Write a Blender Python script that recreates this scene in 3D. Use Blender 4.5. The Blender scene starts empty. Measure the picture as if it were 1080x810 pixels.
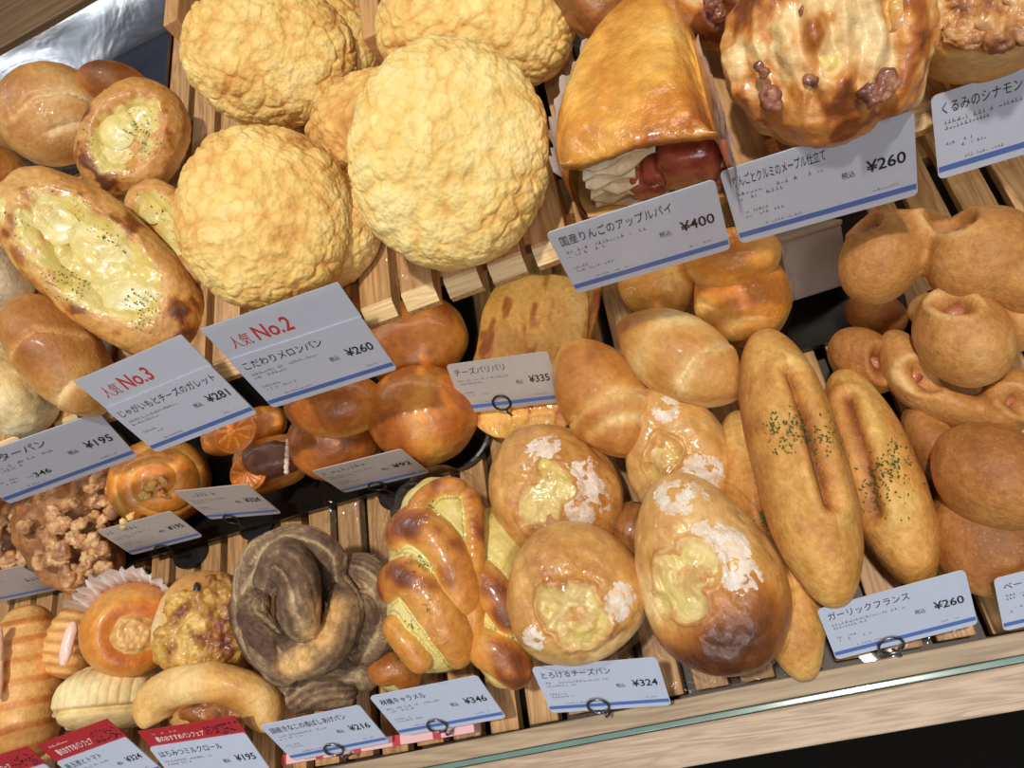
import bpy, bmesh, math, random
import numpy as np
from mathutils import Matrix, Vector

random.seed(7)
RNG = np.random.default_rng(7)
SC = bpy.context.scene
COL = SC.collection

# ------------------------------------------------------------------ camera geometry
F = 775.0                                   # focal length in pixels of the 1080 x 810 frame
BX = np.array([0.9154, -0.2882, -0.2811]); BX /= np.linalg.norm(BX)
BZ = np.array([-0.3754, -0.3580, -0.8549]); BZ -= BX * BX.dot(BZ); BZ /= np.linalg.norm(BZ)
BY = np.cross(BZ, BX)
B = np.stack([BX, BY, BZ])                  # world axes seen in camera axes (right, down, forward)
CAMP = np.array([0.0, 0.0, 0.445])
SHELF = 0.150                               # top of the upper shelf slats


def ray(px, py):
    return B @ np.array([(px - 540.0) / F, (py - 405.0) / F, 1.0])


def P(px, py, z):
    d = ray(px, py)
    return CAMP + d * ((z - CAMP[2]) / d[2])


def PN(px, py, c, n):
    d = ray(px, py)
    return CAMP + d * ((c - CAMP).dot(n) / d.dot(n))


def PY(px, py, y):
    d = ray(px, py)
    return CAMP + d * ((y - CAMP[1]) / d[1])


def nrm(v):
    v = np.asarray(v, float)
    return v / np.linalg.norm(v)


cam_data = bpy.data.cameras.new('camera')
cam = bpy.data.objects.new('camera', cam_data)
COL.objects.link(cam)
M = Matrix.Identity(4)
for i in range(3):
    M[i][0], M[i][1], M[i][2], M[i][3] = B[i][0], -B[i][1], -B[i][2], CAMP[i]
cam.matrix_world = M
cam_data.sensor_width = 36.0
cam_data.lens = F / 1080.0 * 36.0
cam_data.clip_start = 0.01
SC.camera = cam


# ------------------------------------------------------------------ small numeric helpers
def lin(r, g, b):
    return tuple((c / 255 / 12.92) if c / 255 <= 0.04045 else ((c / 255 + 0.055) / 1.055) ** 2.4 for c in (r, g, b))


def _h(i, j, k, s=0):
    n = (i.astype(np.int64) * 73856093) ^ (j.astype(np.int64) * 19349663) ^ (k.astype(np.int64) * 83492791) ^ (s * 2654435)
    n = (n ^ (n >> 13)) * 1274126177 & 0x7fffffff
    n = (n ^ (n >> 15)) * 668265263 & 0x7fffffff
    return ((n ^ (n >> 11)) & 0xffff) / 65535.0


def vnoise(p, s=0):
    i = np.floor(p); f = p - i; f = f * f * (3 - 2 * f)
    i = i.astype(np.int64); x, y, z = i.T; u, v, w = f.T
    r = 0
    for a in (0, 1):
        for b in (0, 1):
            for c in (0, 1):
                r = r + (u if a else 1 - u) * (v if b else 1 - v) * (w if c else 1 - w) * _h(x + a, y + b, z + c, s)
    return r * 2 - 1


def fbm(p, freq, octv=3, s=0):
    r, a, t = 0, 1.0, 0
    for o in range(octv):
        r = r + a * vnoise(p * freq + 31.7 * o, s + o); t += a
        a *= 0.5; freq *= 2.03
    return r / t


def worley(p, freq, s=0):
    q = p * freq
    i = np.floor(q).astype(np.int64)
    d1 = np.full(len(q), 9.0); d2 = np.full(len(q), 9.0)
    for a in (-1, 0, 1):
        for b in (-1, 0, 1):
            for c in (-1, 0, 1):
                x, y, z = i[:, 0] + a, i[:, 1] + b, i[:, 2] + c
                pt = np.stack([x + _h(x, y, z, s), y + _h(x, y, z, s + 5), z + _h(x, y, z, s + 9)], 1)
                d = np.sqrt(((pt - q) ** 2).sum(1))
                m = d < d1
                d2 = np.where(m, d1, np.minimum(d2, d)); d1 = np.where(m, d, d1)
    return d1, d2


def sst(a, b, x):
    t = np.clip((x - a) / (b - a), 0, 1)
    return t * t * (3 - 2 * t)


def ramp(t, stops):
    """stops: [(pos, (r,g,b) 0..255)] -> linear colours"""
    xs = [s[0] for s in stops]; cs = np.array([lin(*s[1]) for s in stops])
    return np.stack([np.interp(t, xs, cs[:, k]) for k in range(3)], 1)


def mixc(a, b, m):
    return a * (1 - m[:, None]) + b * m[:, None]


def vnormals(V, Fc):
    N = np.zeros_like(V)
    a, b, c = V[Fc[:, 0]], V[Fc[:, 1]], V[Fc[:, 2]]
    n = np.cross(b - a, c - a)
    for k in range(3):
        np.add.at(N, Fc[:, k], n)
    return N / (np.linalg.norm(N, axis=1)[:, None] + 1e-12)


_ico = {}


def ico(level):
    if level not in _ico:
        bm = bmesh.new()
        bmesh.ops.create_icosphere(bm, subdivisions=level, radius=1.0)
        bm.verts.ensure_lookup_table()
        _ico[level] = (np.array([v.co[:] for v in bm.verts]), np.array([[v.index for v in f.verts] for f in bm.faces]))
        bm.free()
    return _ico[level]


# ------------------------------------------------------------------ objects
def link(o, parent=None):
    COL.objects.link(o)
    if parent is not None:
        o.parent = parent
    return o


def tag(o, label, cat, group=None, kind=None):
    o['label'] = label; o['category'] = cat
    if group: o['group'] = group
    if kind: o['kind'] = kind
    return o


def empty(name, mat, label=None, cat=None, group=None):
    o = bpy.data.objects.new(name, None)
    o.empty_display_size = 0.02
    link(o)
    o.matrix_world = mat
    if label: tag(o, label, cat, group)
    return o


def mesh(name, V, Fc, mats, parent=None, col=None, mat=None, smooth=True, midx=None):
    me = bpy.data.meshes.new(name)
    me.from_pydata([tuple(map(float, v)) for v in V], [], [tuple(int(i) for i in f) for f in Fc])
    if not isinstance(mats, (list, tuple)): mats = [mats]
    for m_ in mats: me.materials.append(m_)
    if col is not None:
        at = me.color_attributes.new('crust', 'FLOAT_COLOR', 'POINT')
        c4 = np.ones((len(V), 4)); c4[:, :3] = col
        at.data.foreach_set('color', c4.ravel())
    if smooth: me.polygons.foreach_set('use_smooth', [True] * len(me.polygons))
    if midx is not None: me.polygons.foreach_set('material_index', [int(i) for i in midx])
    me.update()
    o = bpy.data.objects.new(name, me)
    link(o, parent)
    if mat is not None: o.matrix_world = mat
    return o


def box_vf(x0, x1, y0, y1, z0, z1, bev=0.0):
    bm = bmesh.new()
    bmesh.ops.create_cube(bm, size=1.0)
    for v in bm.verts:
        v.co = Vector(((x0 + x1) / 2 + v.co.x * (x1 - x0), (y0 + y1) / 2 + v.co.y * (y1 - y0), (z0 + z1) / 2 + v.co.z * (z1 - z0)))
    if bev > 0:
        bmesh.ops.bevel(bm, geom=bm.edges[:], offset=bev, segments=2, affect='EDGES', profile=0.5)
    bm.verts.index_update()
    V = np.array([v.co[:] for v in bm.verts]); Fc = [[v.index for v in f.verts] for f in bm.faces]
    bm.free()
    return V, Fc


def join(parts):
    Vs, Fs, o = [], [], 0
    for V, Fc in parts:
        Vs.append(np.asarray(V)); Fs += [[int(i) + o for i in f] for f in Fc]; o += len(V)
    return np.concatenate(Vs), Fs


def tube(path, rad, seg=14, flat=1.0, twist=0.0, up=(0, 0, 1), cap=True):
    """swept tube; rad scalar or per-point; flat squashes along the local up. returns V, quads, (u along, angle)"""
    path = np.asarray(path, float); n = len(path)
    rad = np.full(n, rad) if np.isscalar(rad) else np.asarray(rad)
    T = np.gradient(path, axis=0); T /= np.linalg.norm(T, axis=1)[:, None]
    upv = np.asarray(up, float)
    V, U, A = [], [], []
    s = None
    for i in range(n):
        if s is None:
            s = np.cross(T[i], upv)
            if np.linalg.norm(s) < 1e-4: s = np.cross(T[i], (1, 0, 0))
        else:
            s = s - T[i] * s.dot(T[i])
        s = nrm(s); w = np.cross(s, T[i])
        for k in range(seg):
            a = 2 * math.pi * k / seg + twist * i / n
            V.append(path[i] + rad[i] * (math.cos(a) * s + flat * math.sin(a) * w)); U.append(i / (n - 1)); A.append(a)
    Fc = []
    for i in range(n - 1):
        for k in range(seg):
            k2 = (k + 1) % seg
            Fc.append([i * seg + k, i * seg + k2, (i + 1) * seg + k2, (i + 1) * seg + k])
    if cap:
        Fc.append([k for k in range(seg)][::-1]); Fc.append([(n - 1) * seg + k for k in range(seg)])
    return np.array(V), Fc, np.array(U), np.array(A)


def spline(pts, n=40, closed=False):
    pts = np.asarray(pts, float)
    if closed: q = np.concatenate([pts[-1:], pts, pts[:2]])
    else: q = np.concatenate([2 * pts[:1] - pts[1:2], pts, 2 * pts[-1:] - pts[-2:-1]])
    m = len(q) - 3
    out = []
    for t in np.linspace(0, m - 1e-6, n, endpoint=not closed):
        i = int(t); f = t - i
        a, b, c, d = q[i:i + 4]
        out.append(0.5 * (2 * b + (c - a) * f + (2 * a - 5 * b + 4 * c - d) * f * f + (3 * b - a - 3 * c + d) * f ** 3))
    return np.array(out)


def frame(a, b, w, zc, k=0.3, n=None):
    """a, b: ends of the long axis, w: width (photo pixels), zc: height of the middle. k leans the top towards the viewer."""
    a = np.array(a, float); b = np.array(b, float); m = (a + b) / 2
    C = P(m[0], m[1], zc)
    if n is None:
        n = nrm((1 - k) * np.array([0, 0, 1.0]) + k * nrm(CAMP - C))
    n = nrm(n)
    A, Bp = PN(a[0], a[1], C, n), PN(b[0], b[1], C, n)
    u = nrm(Bp - A); L = np.linalg.norm(Bp - A)
    pq = (b - a) / np.linalg.norm(b - a); q = m + np.array([-pq[1], pq[0]]) * w / 2
    W = 2 * abs((PN(q[0], q[1], C, n) - C).dot(nrm(np.cross(n, u))))
    return C, u, n, L, W


def mat4(C, u, n):
    n = nrm(n); u = nrm(u - n * u.dot(n)); w = np.cross(n, u)
    Mx = Matrix.Identity(4)
    for i in range(3):
        Mx[i][0], Mx[i][1], Mx[i][2], Mx[i][3] = u[i], w[i], n[i], C[i]
    return Mx


# ------------------------------------------------------------------ materials
def new_mat(name):
    m = bpy.data.materials.new(name); m.use_nodes = True
    nt = m.node_tree; nt.nodes.clear()
    out = nt.nodes.new('ShaderNodeOutputMaterial'); b = nt.nodes.new('ShaderNodeBsdfPrincipled')
    nt.links.new(b.outputs[0], out.inputs[0])
    return m, nt, b, out


def N(nt, t, **kw):
    n = nt.nodes.new(t)
    for k, v in kw.items():
        if k in n.inputs.keys(): n.inputs[k].default_value = v
        else: setattr(n, k, v)
    return n


def crust_mat(name, rough=0.5, coat=0.0, bump=0.3, scale=900, kind='noise', speck=0.12, sss=0.0, spots=None, coat_rough=0.15, mottle=0.5, pits=0.35, pit_scale=170):
    """bread surface: baked colour from the mesh, mottled at three sizes, with blisters and fine grain in relief"""
    m, nt, b, out = new_mat(name)
    at = N(nt, 'ShaderNodeAttribute'); at.attribute_name = 'crust'
    tc = N(nt, 'ShaderNodeTexCoord'); oi = N(nt, 'ShaderNodeObjectInfo')
    of = N(nt, 'ShaderNodeVectorMath', operation='SCALE'); of.inputs[0].default_value = (1.7, 2.9, 0.8)
    nt.links.new(oi.outputs['Random'], of.inputs['Scale'])
    co = N(nt, 'ShaderNodeVectorMath', operation='ADD')
    nt.links.new(tc.outputs['Object'], co.inputs[0]); nt.links.new(of.outputs[0], co.inputs[1])
    cur = at.outputs['Color']
    for sc_, lo, hi, k in ((42.0, (1.14, 1.15, 1.16), (0.80, 0.715, 0.58), mottle), (130.0, (1.12, 1.14, 1.16), (0.84, 0.78, 0.68), mottle), (scale * 0.4, (1 + speck, 1 + speck, 1 + speck), (1 - speck, 1 - speck * 1.2, 1 - speck * 1.4), 1.0)):
        no = N(nt, 'ShaderNodeTexNoise', Scale=sc_, Detail=5.0, Roughness=0.62)
        nt.links.new(co.outputs[0], no.inputs['Vector'])
        mr = N(nt, 'ShaderNodeMapRange'); mr.inputs[1].default_value = 0.32; mr.inputs[2].default_value = 0.68
        nt.links.new(no.outputs['Fac'], mr.inputs[0])
        tint = N(nt, 'ShaderNodeMix', data_type='RGBA')
        tint.inputs[6].default_value = (*[1 + (q - 1) * k for q in lo], 1); tint.inputs[7].default_value = (*[1 + (q - 1) * k for q in hi], 1)
        nt.links.new(mr.outputs[0], tint.inputs[0])
        mu = N(nt, 'ShaderNodeVectorMath', operation='MULTIPLY')
        nt.links.new(cur, mu.inputs[0]); nt.links.new(tint.outputs[2], mu.inputs[1]); cur = mu.outputs[0]
    if spots:
        vo = N(nt, 'ShaderNodeTexVoronoi', Scale=spots[0]); nt.links.new(co.outputs[0], vo.inputs['Vector'])
        m2 = N(nt, 'ShaderNodeMapRange'); m2.inputs[1].default_value = 0.10; m2.inputs[2].default_value = 0.28
        m2.inputs[3].default_value = spots[2]; m2.inputs[4].default_value = 0.0
        nt.links.new(vo.outputs['Distance'], m2.inputs[0])
        mm = N(nt, 'ShaderNodeMix', data_type='RGBA'); mm.inputs[7].default_value = (*lin(*spots[1]), 1)
        nt.links.new(m2.outputs[0], mm.inputs[0]); nt.links.new(cur, mm.inputs[6]); cur = mm.outputs[2]
    nt.links.new(cur, b.inputs['Base Color'])
    if kind == 'voronoi':
        bt = N(nt, 'ShaderNodeTexVoronoi', Scale=scale); h = bt.outputs['Distance']
    else:
        bt = N(nt, 'ShaderNodeTexNoise', Scale=scale, Detail=4.0); h = bt.outputs['Fac']
    nt.links.new(co.outputs[0], bt.inputs['Vector'])
    bp = N(nt, 'ShaderNodeBump', Strength=bump, Distance=0.001)
    nt.links.new(h, bp.inputs['Height'])
    b2 = N(nt, 'ShaderNodeTexNoise', Scale=pit_scale, Detail=4.0, Roughness=0.6); nt.links.new(co.outputs[0], b2.inputs['Vector'])
    bq = N(nt, 'ShaderNodeBump', Strength=pits, Distance=0.003)
    nt.links.new(b2.outputs['Fac'], bq.inputs['Height']); nt.links.new(bp.outputs[0], bq.inputs['Normal'])
    nt.links.new(bq.outputs[0], b.inputs['Normal'])
    rr = N(nt, 'ShaderNodeMapRange'); rr.inputs[3].default_value = max(.05, rough - .1); rr.inputs[4].default_value = rough + .14
    nt.links.new(b2.outputs['Fac'], rr.inputs[0]); nt.links.new(rr.outputs[0], b.inputs['Roughness'])
    b.inputs['Coat Weight'].default_value = coat; b.inputs['Coat Roughness'].default_value = coat_rough
    if sss > 0:
        b.inputs['Subsurface Weight'].default_value = sss
        b.inputs['Subsurface Radius'].default_value = (0.004, 0.002, 0.001); b.inputs['Subsurface Scale'].default_value = 0.5
    return m


def plain(name, rgb, rough=0.5, metal=0.0, coat=0.0, noise=0.06, scale=200, bump=0.0, spec=0.5):
    m, nt, b, out = new_mat(name)
    tc = N(nt, 'ShaderNodeTexCoord'); no = N(nt, 'ShaderNodeTexNoise', Scale=scale, Detail=4.0)
    nt.links.new(tc.outputs['Object'], no.inputs['Vector'])
    mr = N(nt, 'ShaderNodeMapRange'); mr.inputs[1].default_value = 0.3; mr.inputs[2].default_value = 0.7
    mr.inputs[3].default_value = 1 - noise; mr.inputs[4].default_value = 1 + noise
    nt.links.new(no.outputs['Fac'], mr.inputs[0])
    mx = N(nt, 'ShaderNodeVectorMath', operation='SCALE'); mx.inputs[0].default_value = lin(*rgb)
    nt.links.new(mr.outputs[0], mx.inputs['Scale']); nt.links.new(mx.outputs[0], b.inputs['Base Color'])
    b.inputs['Roughness'].default_value = rough; b.inputs['Metallic'].default_value = metal
    b.inputs['Coat Weight'].default_value = coat
    b.inputs['Specular IOR Level'].default_value = spec
    if bump:
        bp = N(nt, 'ShaderNodeBump', Strength=bump, Distance=0.001)
        nt.links.new(no.outputs['Fac'], bp.inputs['Height']); nt.links.new(bp.outputs[0], b.inputs['Normal'])
    return m


def wood(name, dark, light, axis='Y', scale=60, rough=0.5, stretch=14):
    m, nt, b, out = new_mat(name)
    tc = N(nt, 'ShaderNodeTexCoord'); mp = N(nt, 'ShaderNodeMapping')
    sc = {'X': (1 / stretch, 1, 1), 'Y': (1, 1 / stretch, 1)}[axis]
    mp.inputs['Scale'].default_value = sc
    oi = N(nt, 'ShaderNodeObjectInfo')
    ad = N(nt, 'ShaderNodeVectorMath', operation='ADD')
    nt.links.new(tc.outputs['Object'], ad.inputs[0])
    ml = N(nt, 'ShaderNodeVectorMath', operation='SCALE'); ml.inputs[0].default_value = (3.1, 5.3, 1.7)
    nt.links.new(oi.outputs['Random'], ml.inputs['Scale']); nt.links.new(ml.outputs[0], ad.inputs[1])
    nt.links.new(ad.outputs[0], mp.inputs['Vector'])
    n1 = N(nt, 'ShaderNodeTexNoise', Scale=scale, Detail=3.0, Distortion=0.6)
    n2 = N(nt, 'ShaderNodeTexNoise', Scale=scale * 9, Detail=4.0)
    nt.links.new(mp.outputs[0], n1.inputs['Vector']); nt.links.new(mp.outputs[0], n2.inputs['Vector'])
    wv = N(nt, 'ShaderNodeMath', operation='MULTIPLY'); wv.inputs[1].default_value = 9.0
    nt.links.new(n1.outputs['Fac'], wv.inputs[0])
    fr = N(nt, 'ShaderNodeMath', operation='PINGPONG'); fr.inputs[1].default_value = 0.5
    nt.links.new(wv.outputs[0], fr.inputs[0])
    a2 = N(nt, 'ShaderNodeMath', operation='MULTIPLY_ADD'); a2.inputs[1].default_value = 0.9
    nt.links.new(n2.outputs['Fac'], a2.inputs[0]); nt.links.new(fr.outputs[0], a2.inputs[2])
    cr = N(nt, 'ShaderNodeValToRGB')
    cr.color_ramp.elements[0].position = 0.25; cr.color_ramp.elements[0].color = (*lin(*dark), 1)
    cr.color_ramp.elements[1].position = 0.95; cr.color_ramp.elements[1].color = (*lin(*light), 1)
    nt.links.new(a2.outputs[0], cr.inputs[0]); nt.links.new(cr.outputs[0], b.inputs['Base Color'])
    b.inputs['Roughness'].default_value = rough
    bp = N(nt, 'ShaderNodeBump', Strength=0.15, Distance=0.0008)
    nt.links.new(n2.outputs['Fac'], bp.inputs['Height']); nt.links.new(bp.outputs[0], b.inputs['Normal'])
    return m


def film_mat(name, gloss=0.10, rough=0.08, wrinkle=0.6, scale=70, tint=(255, 255, 255), power=1.0):
    """thin clear plastic: see-through with sharp reflections"""
    m, nt, b, out = new_mat(name)
    nt.nodes.remove(b)
    tr = N(nt, 'ShaderNodeBsdfTransparent'); tr.inputs[0].default_value = (*lin(*tint), 1)
    gl = N(nt, 'ShaderNodeBsdfGlossy'); gl.inputs['Roughness'].default_value = rough
    lw = N(nt, 'ShaderNodeLayerWeight', Blend=0.5)
    fr = N(nt, 'ShaderNodeMath', operation='POWER'); fr.inputs[1].default_value = 4.0; nt.links.new(lw.outputs['Facing'], fr.inputs[0])
    tc = N(nt, 'ShaderNodeTexCoord'); no = N(nt, 'ShaderNodeTexNoise', Scale=scale, Detail=3.0, Distortion=1.2)
    nt.links.new(tc.outputs['Object'], no.inputs['Vector'])
    bp = N(nt, 'ShaderNodeBump', Strength=wrinkle, Distance=0.004)
    nt.links.new(no.outputs['Fac'], bp.inputs['Height'])
    nt.links.new(bp.outputs[0], gl.inputs['Normal'])
    ad = N(nt, 'ShaderNodeMath', operation='MULTIPLY_ADD'); ad.inputs[1].default_value = power; ad.inputs[2].default_value = gloss
    nt.links.new(fr.outputs[0], ad.inputs[0])
    mi = N(nt, 'ShaderNodeMixShader')
    nt.links.new(ad.outputs[0], mi.inputs[0]); nt.links.new(tr.outputs[0], mi.inputs[1]); nt.links.new(gl.outputs[0], mi.inputs[2])
    nt.links.new(mi.outputs[0], out.inputs[0])
    return m


M_MELON = crust_mat('melon_crust', rough=0.75, bump=0.45, scale=480, kind='voronoi', speck=0.10, mottle=.22, pits=.25, pit_scale=260)
M_BUN = crust_mat('bun_crust', rough=0.5, coat=0.05, bump=0.22, scale=700, speck=0.13)
M_GLOSS = crust_mat('glazed_crust', rough=0.42, coat=0.28, bump=0.30, scale=420, speck=0.14)
M_MATTE = crust_mat('lean_crust', rough=0.55, bump=0.35, scale=800, speck=0.17, spots=(380, (222, 180, 122), 0.20))
M_FILL = crust_mat('melted_cheese', rough=0.38, coat=0.2, bump=0.25, scale=300, speck=0.06, sss=0.15, mottle=.3)
M_KINAKO = crust_mat('floured_crust', rough=0.9, bump=0.5, scale=700, speck=0.30)
M_NUT = crust_mat('nut', rough=0.45, coat=0.3, bump=0.5, scale=400, speck=0.2)
M_HERB = plain('dried_parsley', (62, 84, 30), 0.8, noise=0.3, scale=900)
M_SLAT = wood('pine_slat', (150, 108, 66), (206, 162, 110), 'Y', 70)
M_SLATEND = wood('pale_pine_end', (206, 168, 116), (244, 214, 162), 'X', 90)  # paler pine tone for the chamfered slat fronts
M_RAIL = wood('greige_wood', (138, 118, 96), (178, 156, 128), 'X', 60, 0.55)
M_LEDGE = wood('pale_oak', (150, 127, 105), (194, 170, 146), 'X', 90, 0.5)
M_BROWN = wood('brown_board', (92, 70, 46), (124, 98, 68), 'X', 40, 0.5)
M_TAN = wood('tan_board', (176, 128, 78), (206, 158, 104), 'Y', 60, 0.5)
M_BLACK = plain('black_lacquer', (22, 19, 17), 0.3, noise=0.2, spec=.3)
M_VOID = plain('black_floor', (10, 9, 9), 0.8, noise=0.2, spec=.1)
M_DARK = plain('dark_panel', (38, 36, 40), 0.3, noise=0.2)
M_SHADE = plain('dark_brown_panel', (62, 46, 34), 0.5, noise=0.15)
M_WHITE = plain('white_card', (196, 207, 230), 0.4, noise=0.02, coat=0.2)
M_GREYC = plain('grey_card', (180, 172, 168), 0.5, noise=0.03)
M_BLUE = plain('blue_print', (84, 116, 188), 0.4, noise=0.03)
M_RED = plain('red_print', (176, 44, 52), 0.4, noise=0.05)
M_INK = plain('black_ink', (34, 32, 36), 0.5, noise=0.05)
M_FINE = plain('grey_ink', (112, 114, 124), 0.5, noise=0.05)
M_REDINK = plain('red_ink', (196, 62, 56), 0.5, noise=0.05)
M_WHITEINK = plain('white_ink', (238, 226, 226), 0.5, noise=0.03)
M_WIRE = plain('steel_wire', (120, 122, 128), 0.25, metal=1.0)
M_WIREB = plain('black_wire', (24, 24, 28), 0.4)
M_FILM = film_mat('clear_film', 0.018, 0.10, 0.8, 60, power=.35)
M_SLEEVE = film_mat('clear_sleeve', 0.012, 0.08, 0.12, 40, (252, 250, 248), 0.3)
M_ACRYL = film_mat('clear_acrylic', 0.03, 0.05, 0.35, 14)
M_PAPER = plain('greaseproof_paper', (240, 238, 238), 0.6, noise=0.06, scale=80, bump=0.1)
M_PASTRY = crust_mat('flaky_pastry', rough=0.5, coat=0.1, bump=0.6, scale=350, speck=0.15)

# colour ramps (bake 0 pale .. 1 dark)
GOLD = [(0, (232, 204, 150)), (.28, (214, 166, 96)), (.55, (188, 124, 56)), (.8, (144, 84, 34)), (1, (88, 48, 22))]
ROLL = [(0, (230, 198, 146)), (.35, (210, 158, 92)), (.7, (172, 110, 50)), (1, (122, 70, 30))]
ORNG = [(0, (238, 192, 108)), (.35, (226, 150, 60)), (.7, (196, 106, 34)), (1, (138, 66, 24))]
LEAN = [(0, (222, 186, 128)), (.35, (198, 144, 80)), (.7, (164, 106, 52)), (1, (114, 68, 32))]

# ------------------------------------------------------------------ text
_txt = {}


def text_vf(s, bold=0.0):
    if (s, bold) not in _txt:
        cu = bpy.data.curves.new('text', 'FONT'); cu.body = s; cu.size = 1.0; cu.resolution_u = 3; cu.offset = bold
        o = bpy.data.objects.new('text', cu); COL.objects.link(o)
        dg = bpy.context.evaluated_depsgraph_get()
        me = bpy.data.meshes.new_from_object(o.evaluated_get(dg))
        V = np.array([v.co[:] for v in me.vertices]).reshape(-1, 3); Fc = [list(p.vertices) for p in me.polygons]
        bpy.data.objects.remove(o); bpy.data.curves.remove(cu); bpy.data.meshes.remove(me)
        if len(V):
            V[:, 0] -= V[:, 0].min()
        _txt[(s, bold)] = (V, Fc)
    return _txt[(s, bold)]


def put_text(s, x, y, size, width=None, bold=0.0, z=0.0):
    """text with its baseline start at x, y (metres, y up); width squeezes the line"""
    V, Fc = text_vf(s, bold)
    V = V * size
    if width and len(V):
        V = V * np.array([width / V[:, 0].max(), 1, 1])
    return V + np.array([x, y, z]), Fc


def dashes(x0, x1, y, h, seed, z=0.0, fill=0.8):
    """illegibly small print: a broken row of tiny marks"""
    r = random.Random(seed); parts = []; x = x0
    while x < x1:
        w = h * r.uniform(0.4, 0.9)
        if r.random() < fill:
            yy = y + r.uniform(-.1, .1) * h; hh = h * r.uniform(.3, .9)
            parts.append(([(x, yy, z), (x + w, yy, z), (x + w, yy + hh * .4, z), (x, yy + hh * .4, z)], [[0, 1, 2, 3]]))
            if r.random() < .7:
                xx = x + w * r.uniform(.1, .6)
                parts.append(([(xx, y, z), (xx + w * .25, y, z), (xx + w * .25, y + h, z), (xx, y + h, z)], [[0, 1, 2, 3]]))
        x += w + h * .3
    return parts


def rrect(x0, x1, y0, y1, r, n=4):
    pts = []
    for cx, cy, a0 in ((x1 - r, y1 - r, 0), (x0 + r, y1 - r, 90), (x0 + r, y0 + r, 180), (x1 - r, y0 + r, 270)):
        for k in range(n + 1):
            a = math.radians(a0 + 90 * k / n); pts.append((cx + r * math.cos(a), cy + r * math.sin(a)))
    return pts


def slab(pts, z0, z1):
    n = len(pts)
    V = [(x, y, z0) for x, y in pts] + [(x, y, z1) for x, y in pts]
    Fc = [list(range(n))[::-1], list(range(n, 2 * n))] + [[k, (k + 1) % n, n + (k + 1) % n, n + k] for k in range(n)]
    return np.array(V), Fc


def rotm(w):
    th = np.linalg.norm(w) + 1e-12; k = w / th
    K = np.array([[0, -k[2], k[1]], [k[2], 0, -k[0]], [-k[1], k[0], 0]])
    return np.eye(3) + math.sin(th) * K + (1 - math.cos(th)) * K @ K


def solve_card(c, zb, ratio, lean=35, wr=0.6):
    """a card's size and attitude from its four corners (tl, tr, br, bl), with its lower edge at height zb"""
    c = np.array(c, float)
    c = c[[3, 2, 1, 0]] if False else c
    a = math.radians(lean)
    R0 = np.stack([np.array([1, 0, 0.]), np.array([0, math.sin(a), math.cos(a)]), np.array([0, -math.cos(a), math.sin(a)])], 1)
    mb = (c[2] + c[3]) / 2
    C0 = P(mb[0], mb[1], zb)
    W0 = np.linalg.norm(P(*c[2], zb) - P(*c[3], zb))

    def corners(p):
        R = R0 @ rotm(p[:3]); W, H = p[3], p[4]
        C = C0
        return R, np.array([C + R @ np.array(q) for q in ((-W / 2, H, 0), (W / 2, H, 0), (W / 2, 0, 0), (-W / 2, 0, 0))])

    def res(p):
        R, Q = corners(p)
        v = (Q - CAMP) @ B                                   # camera axes
        uv = np.stack([540 + F * v[:, 0] / v[:, 2], 405 + F * v[:, 1] / v[:, 2]], 1)
        return np.concatenate([(uv - c).ravel(), [60 * wr * R[2, 0], 40 * (p[4] / p[3] - ratio) * 10 * wr, 8 * p[0]]])
    p = np.array([0, 0, 0, W0, W0 * ratio])
    for it in range(60):
        r = res(p); J = np.stack([(res(p + np.eye(5)[i] * 1e-5) - r) / 1e-5 for i in range(5)], 1)
        A = J.T @ J
        d = np.linalg.solve(A + 1e-3 * np.diag(np.diag(A)), J.T @ r)
        d[:3] = np.clip(d[:3], -.2, .2)
        p = p - d
    R, Q = corners(p)
    err = np.abs(res(p)[:8]).max()
    return C0, R, p[3], p[4], err


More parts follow.
